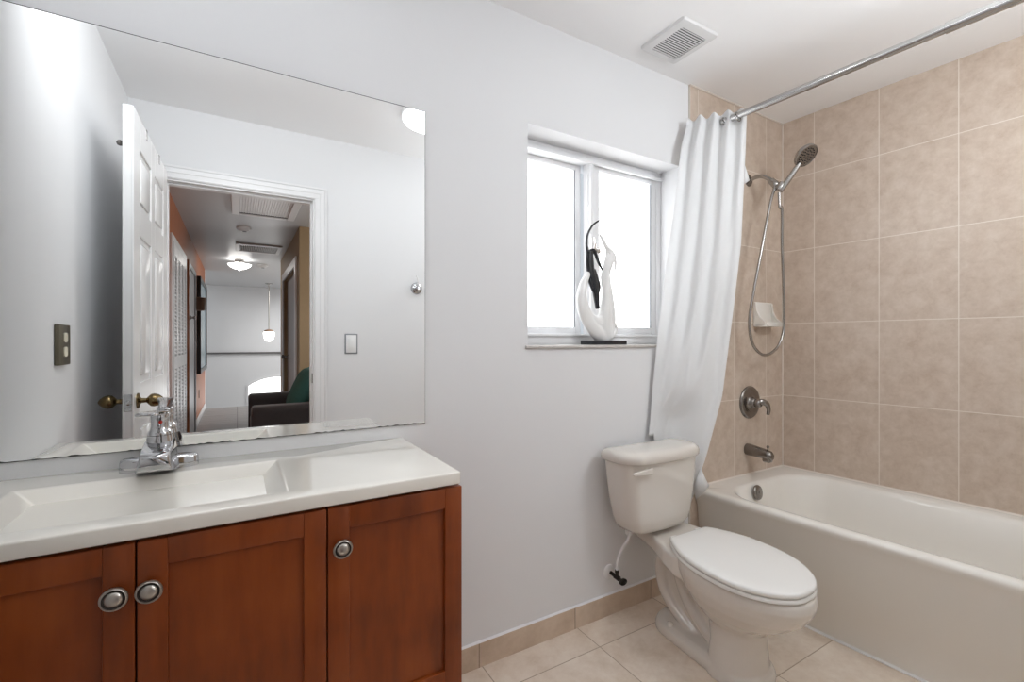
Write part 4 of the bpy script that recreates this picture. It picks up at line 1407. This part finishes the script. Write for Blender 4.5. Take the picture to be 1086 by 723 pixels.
# pendant over the stairwell
PXx, PYy = 0.593, -9.9
pe = empty('pendant_lamp', (PXx, PYy, ZC), 'small lit glass pendant lamp hanging before the far white wall', 'lamp')
bm = N()
lathe(bm, [(0.075, 0), (0.075, 0.012), (0.04, 0.03), (0.012, 0.04)], (PXx, PYy, ZC), (0, 0, -1), 24)
build('canopy', bm, M['nickel'], pe)
bm = N()
lathe(bm, [(0.010, 0.03), (0.010, 1.02)], (PXx, PYy, ZC), (0, 0, -1), 10)
build('stem', bm, M['knob'], pe)
bm = N()
lathe(bm, [(0.03, 1.0), (0.085, 1.02), (0.105, 1.045), (0.10, 1.075), (0.03, 1.08)], (PXx, PYy, ZC), (0, 0, -1), 24)
build('gallery', bm, M['sconce'], pe)
bm = N()
lathe(bm, [(0.105, 1.06), (0.11, 1.09), (0.10, 1.17), (0.075, 1.24), (0.04, 1.26), (0, 1.265)], (PXx, PYy, ZC), (0, 0, -1), 24)
build('glass_shade', bm, M['hallglass'], pe)
# dark ledge and arched window on the far wall, over the foyer below the hallway
bm = N()
box(bm, -1.9, 3.0, FAR + .0005, FAR + 0.06, 0.89, 0.925, 0.004)
struct('trim_8', bm, M['rail_dark'], 'thin dark ledge running across the far white wall', 'trim')
aw = empty('window_2', (0.82, FAR, 0.0), 'bright arched window low on the far white wall', 'window', kind='structure')
def arch_pts(x0, x1, zs, zt_, zb_):
    out = [(x0, zb_)]
    for i in range(17):
        t = i / 16
        out.append((lerp(x0, x1, t), zs + (zt_ - zs) * math.sin(math.pi * t) ** 0.75))
    return out + [(x1, zb_)]
bm = N()
pts = arch_pts(0.215, 1.42, 0.14, 0.335, -1.0)
loft(bm, [[(x, FAR + .002, z) for x, z in pts], [(x, FAR + .02, z) for x, z in pts]])
build('pane', bm, M['foyer_pane'], aw)
bm = N()
po, pi_ = arch_pts(0.185, 1.45, 0.15, 0.365, -1.0), arch_pts(0.225, 1.41, 0.13, 0.325, -1.0)
loft(bm, [[(x, FAR + .001, z) for x, z in po], [(x, FAR + .035, z) for x, z in po], [(x, FAR + .035, z) for x, z in pi_], [(x, FAR + .001, z) for x, z in pi_]], False, False)
build('casing', bm, M['trimw'], aw)
# doorway in the tan wall
bm = N()
frect(bm, 'yz', DA0 - .12, DA1 + .14, 0, DAZ + .10, .12, .14, 0, .10, RX - 0.02, RX - .0005, 0.003)
struct('trim_7', bm, M['trimw'], 'white casing of the doorway in the tan wall', 'trim', True)
dr = empty('door_3', (RX + 0.06, -5.2, 0), 'grey painted door in the tan wall', 'door', kind='structure')
bm = N()
box(bm, RX + 0.045, RX + 0.085, DA0, DA1, 0, DAZ)
build('leaf', bm, M['grey_door'], dr)
bm = N()
lathe(bm, [(0.03, 0), (0.03, 0.006), (0.012, 0.012), (0.012, 0.05), (0.028, 0.06), (0.03, 0.08), (0.018, 0.09), (0, 0.092)], (RX + .045, DA0 + 0.10, 0.96), (-1, 0, 0), 20)
build('door_knob', bm, M['nickel'], dr)

# armchair with a cushion
ch = empty('armchair', (0.6, -3.35, 0), 'charcoal fabric armchair in the hallway, seen in the mirror', 'armchair')
AX0, AX1, AY0, AY1 = 0.095, 0.98, -3.92, -2.72
for y0, y1 in ((AY1 - 0.20, AY1), (AY0, AY0 + 0.20)):
    bm = N()
    sec = rrect((y0 + y1) / 2, 0.37, 0.10, 0.285, 0.055, 6)
    loft(bm, [[(AX0 + dx_, (y0 + y1) / 2 + (y - (y0 + y1) / 2) * k, 0.37 + (z - 0.37) * k) for y, z in sec] for dx_, k in ((0.0, 0.90), (0.008, 0.97), (0.025, 1.0), (0.60, 1.0), (0.80, 1.0))])
    build('arm', bm, M['sofa'], ch)
bm = N()
box(bm, AX0 + .03, AX1, AY0 + .19, AY1 - .19, 0.09, 0.32, 0.02, 3)
build('base', bm, M['sofa'], ch)
bm = N()
box(bm, AX0 + .01, AX1 - .2, AY0 + .205, AY1 - .205, 0.32, 0.48, 0.045, 4)
build('seat_cushion', bm, M['sofa'], ch)
bm = N()
box(bm, AX1 - .26, AX1, AY0 + .01, AY1 - .01, 0.09, 0.84, 0.05, 4)
build('backrest', bm, M['sofa'], ch)
for x in (AX0 + .08, AX1 - .08):
    for y in (AY0 + .08, AY1 - .08):
        bm = N()
        lathe(bm, [(0.022, 0), (0.032, 0.09)], (x, y, 0), (0, 0, 1), 14)
        build('leg', bm, M['frame_black'], ch)
bm = N()
pr = []
cx_, cz_ = 0.525, 0.66
n = 17
grid = {}
for sgn in (1, -1):
    for i in range(n):
        for j in range(n):
            u, v = -1 + 2 * i / (n - 1), -1 + 2 * j / (n - 1)
            th = 0.085 * ((1 - u ** 4) * (1 - v ** 4)) ** 0.6 * sgn
            pinch = 1 - 0.05 * (1 - abs(u * v))
            yy, zz = u * 0.23 * pinch, v * 0.23 * pinch
            key = (i, j, sgn if 0 < i < n - 1 and 0 < j < n - 1 else 0)
            if key not in grid:
                t_ = math.radians(24)
                grid[key] = bm.verts.new((cx_ + th * math.cos(t_) + zz * math.sin(t_), -3.28 + yy, cz_ + 0.06 + zz * math.cos(t_) - th * math.sin(t_)))
    g = lambda i, j: grid[(i, j, sgn if 0 < i < n - 1 and 0 < j < n - 1 else 0)]
    for i in range(n - 1):
        for j in range(n - 1):
            try:
                bm.faces.new((g(i, j), g(i + 1, j), g(i + 1, j + 1), g(i, j + 1)))
            except ValueError:
                pass
o = build('throw_pillow', bm, M['teal'], None, angle=80)
tag(o, 'teal throw pillow leaning in the charcoal armchair', 'pillow')
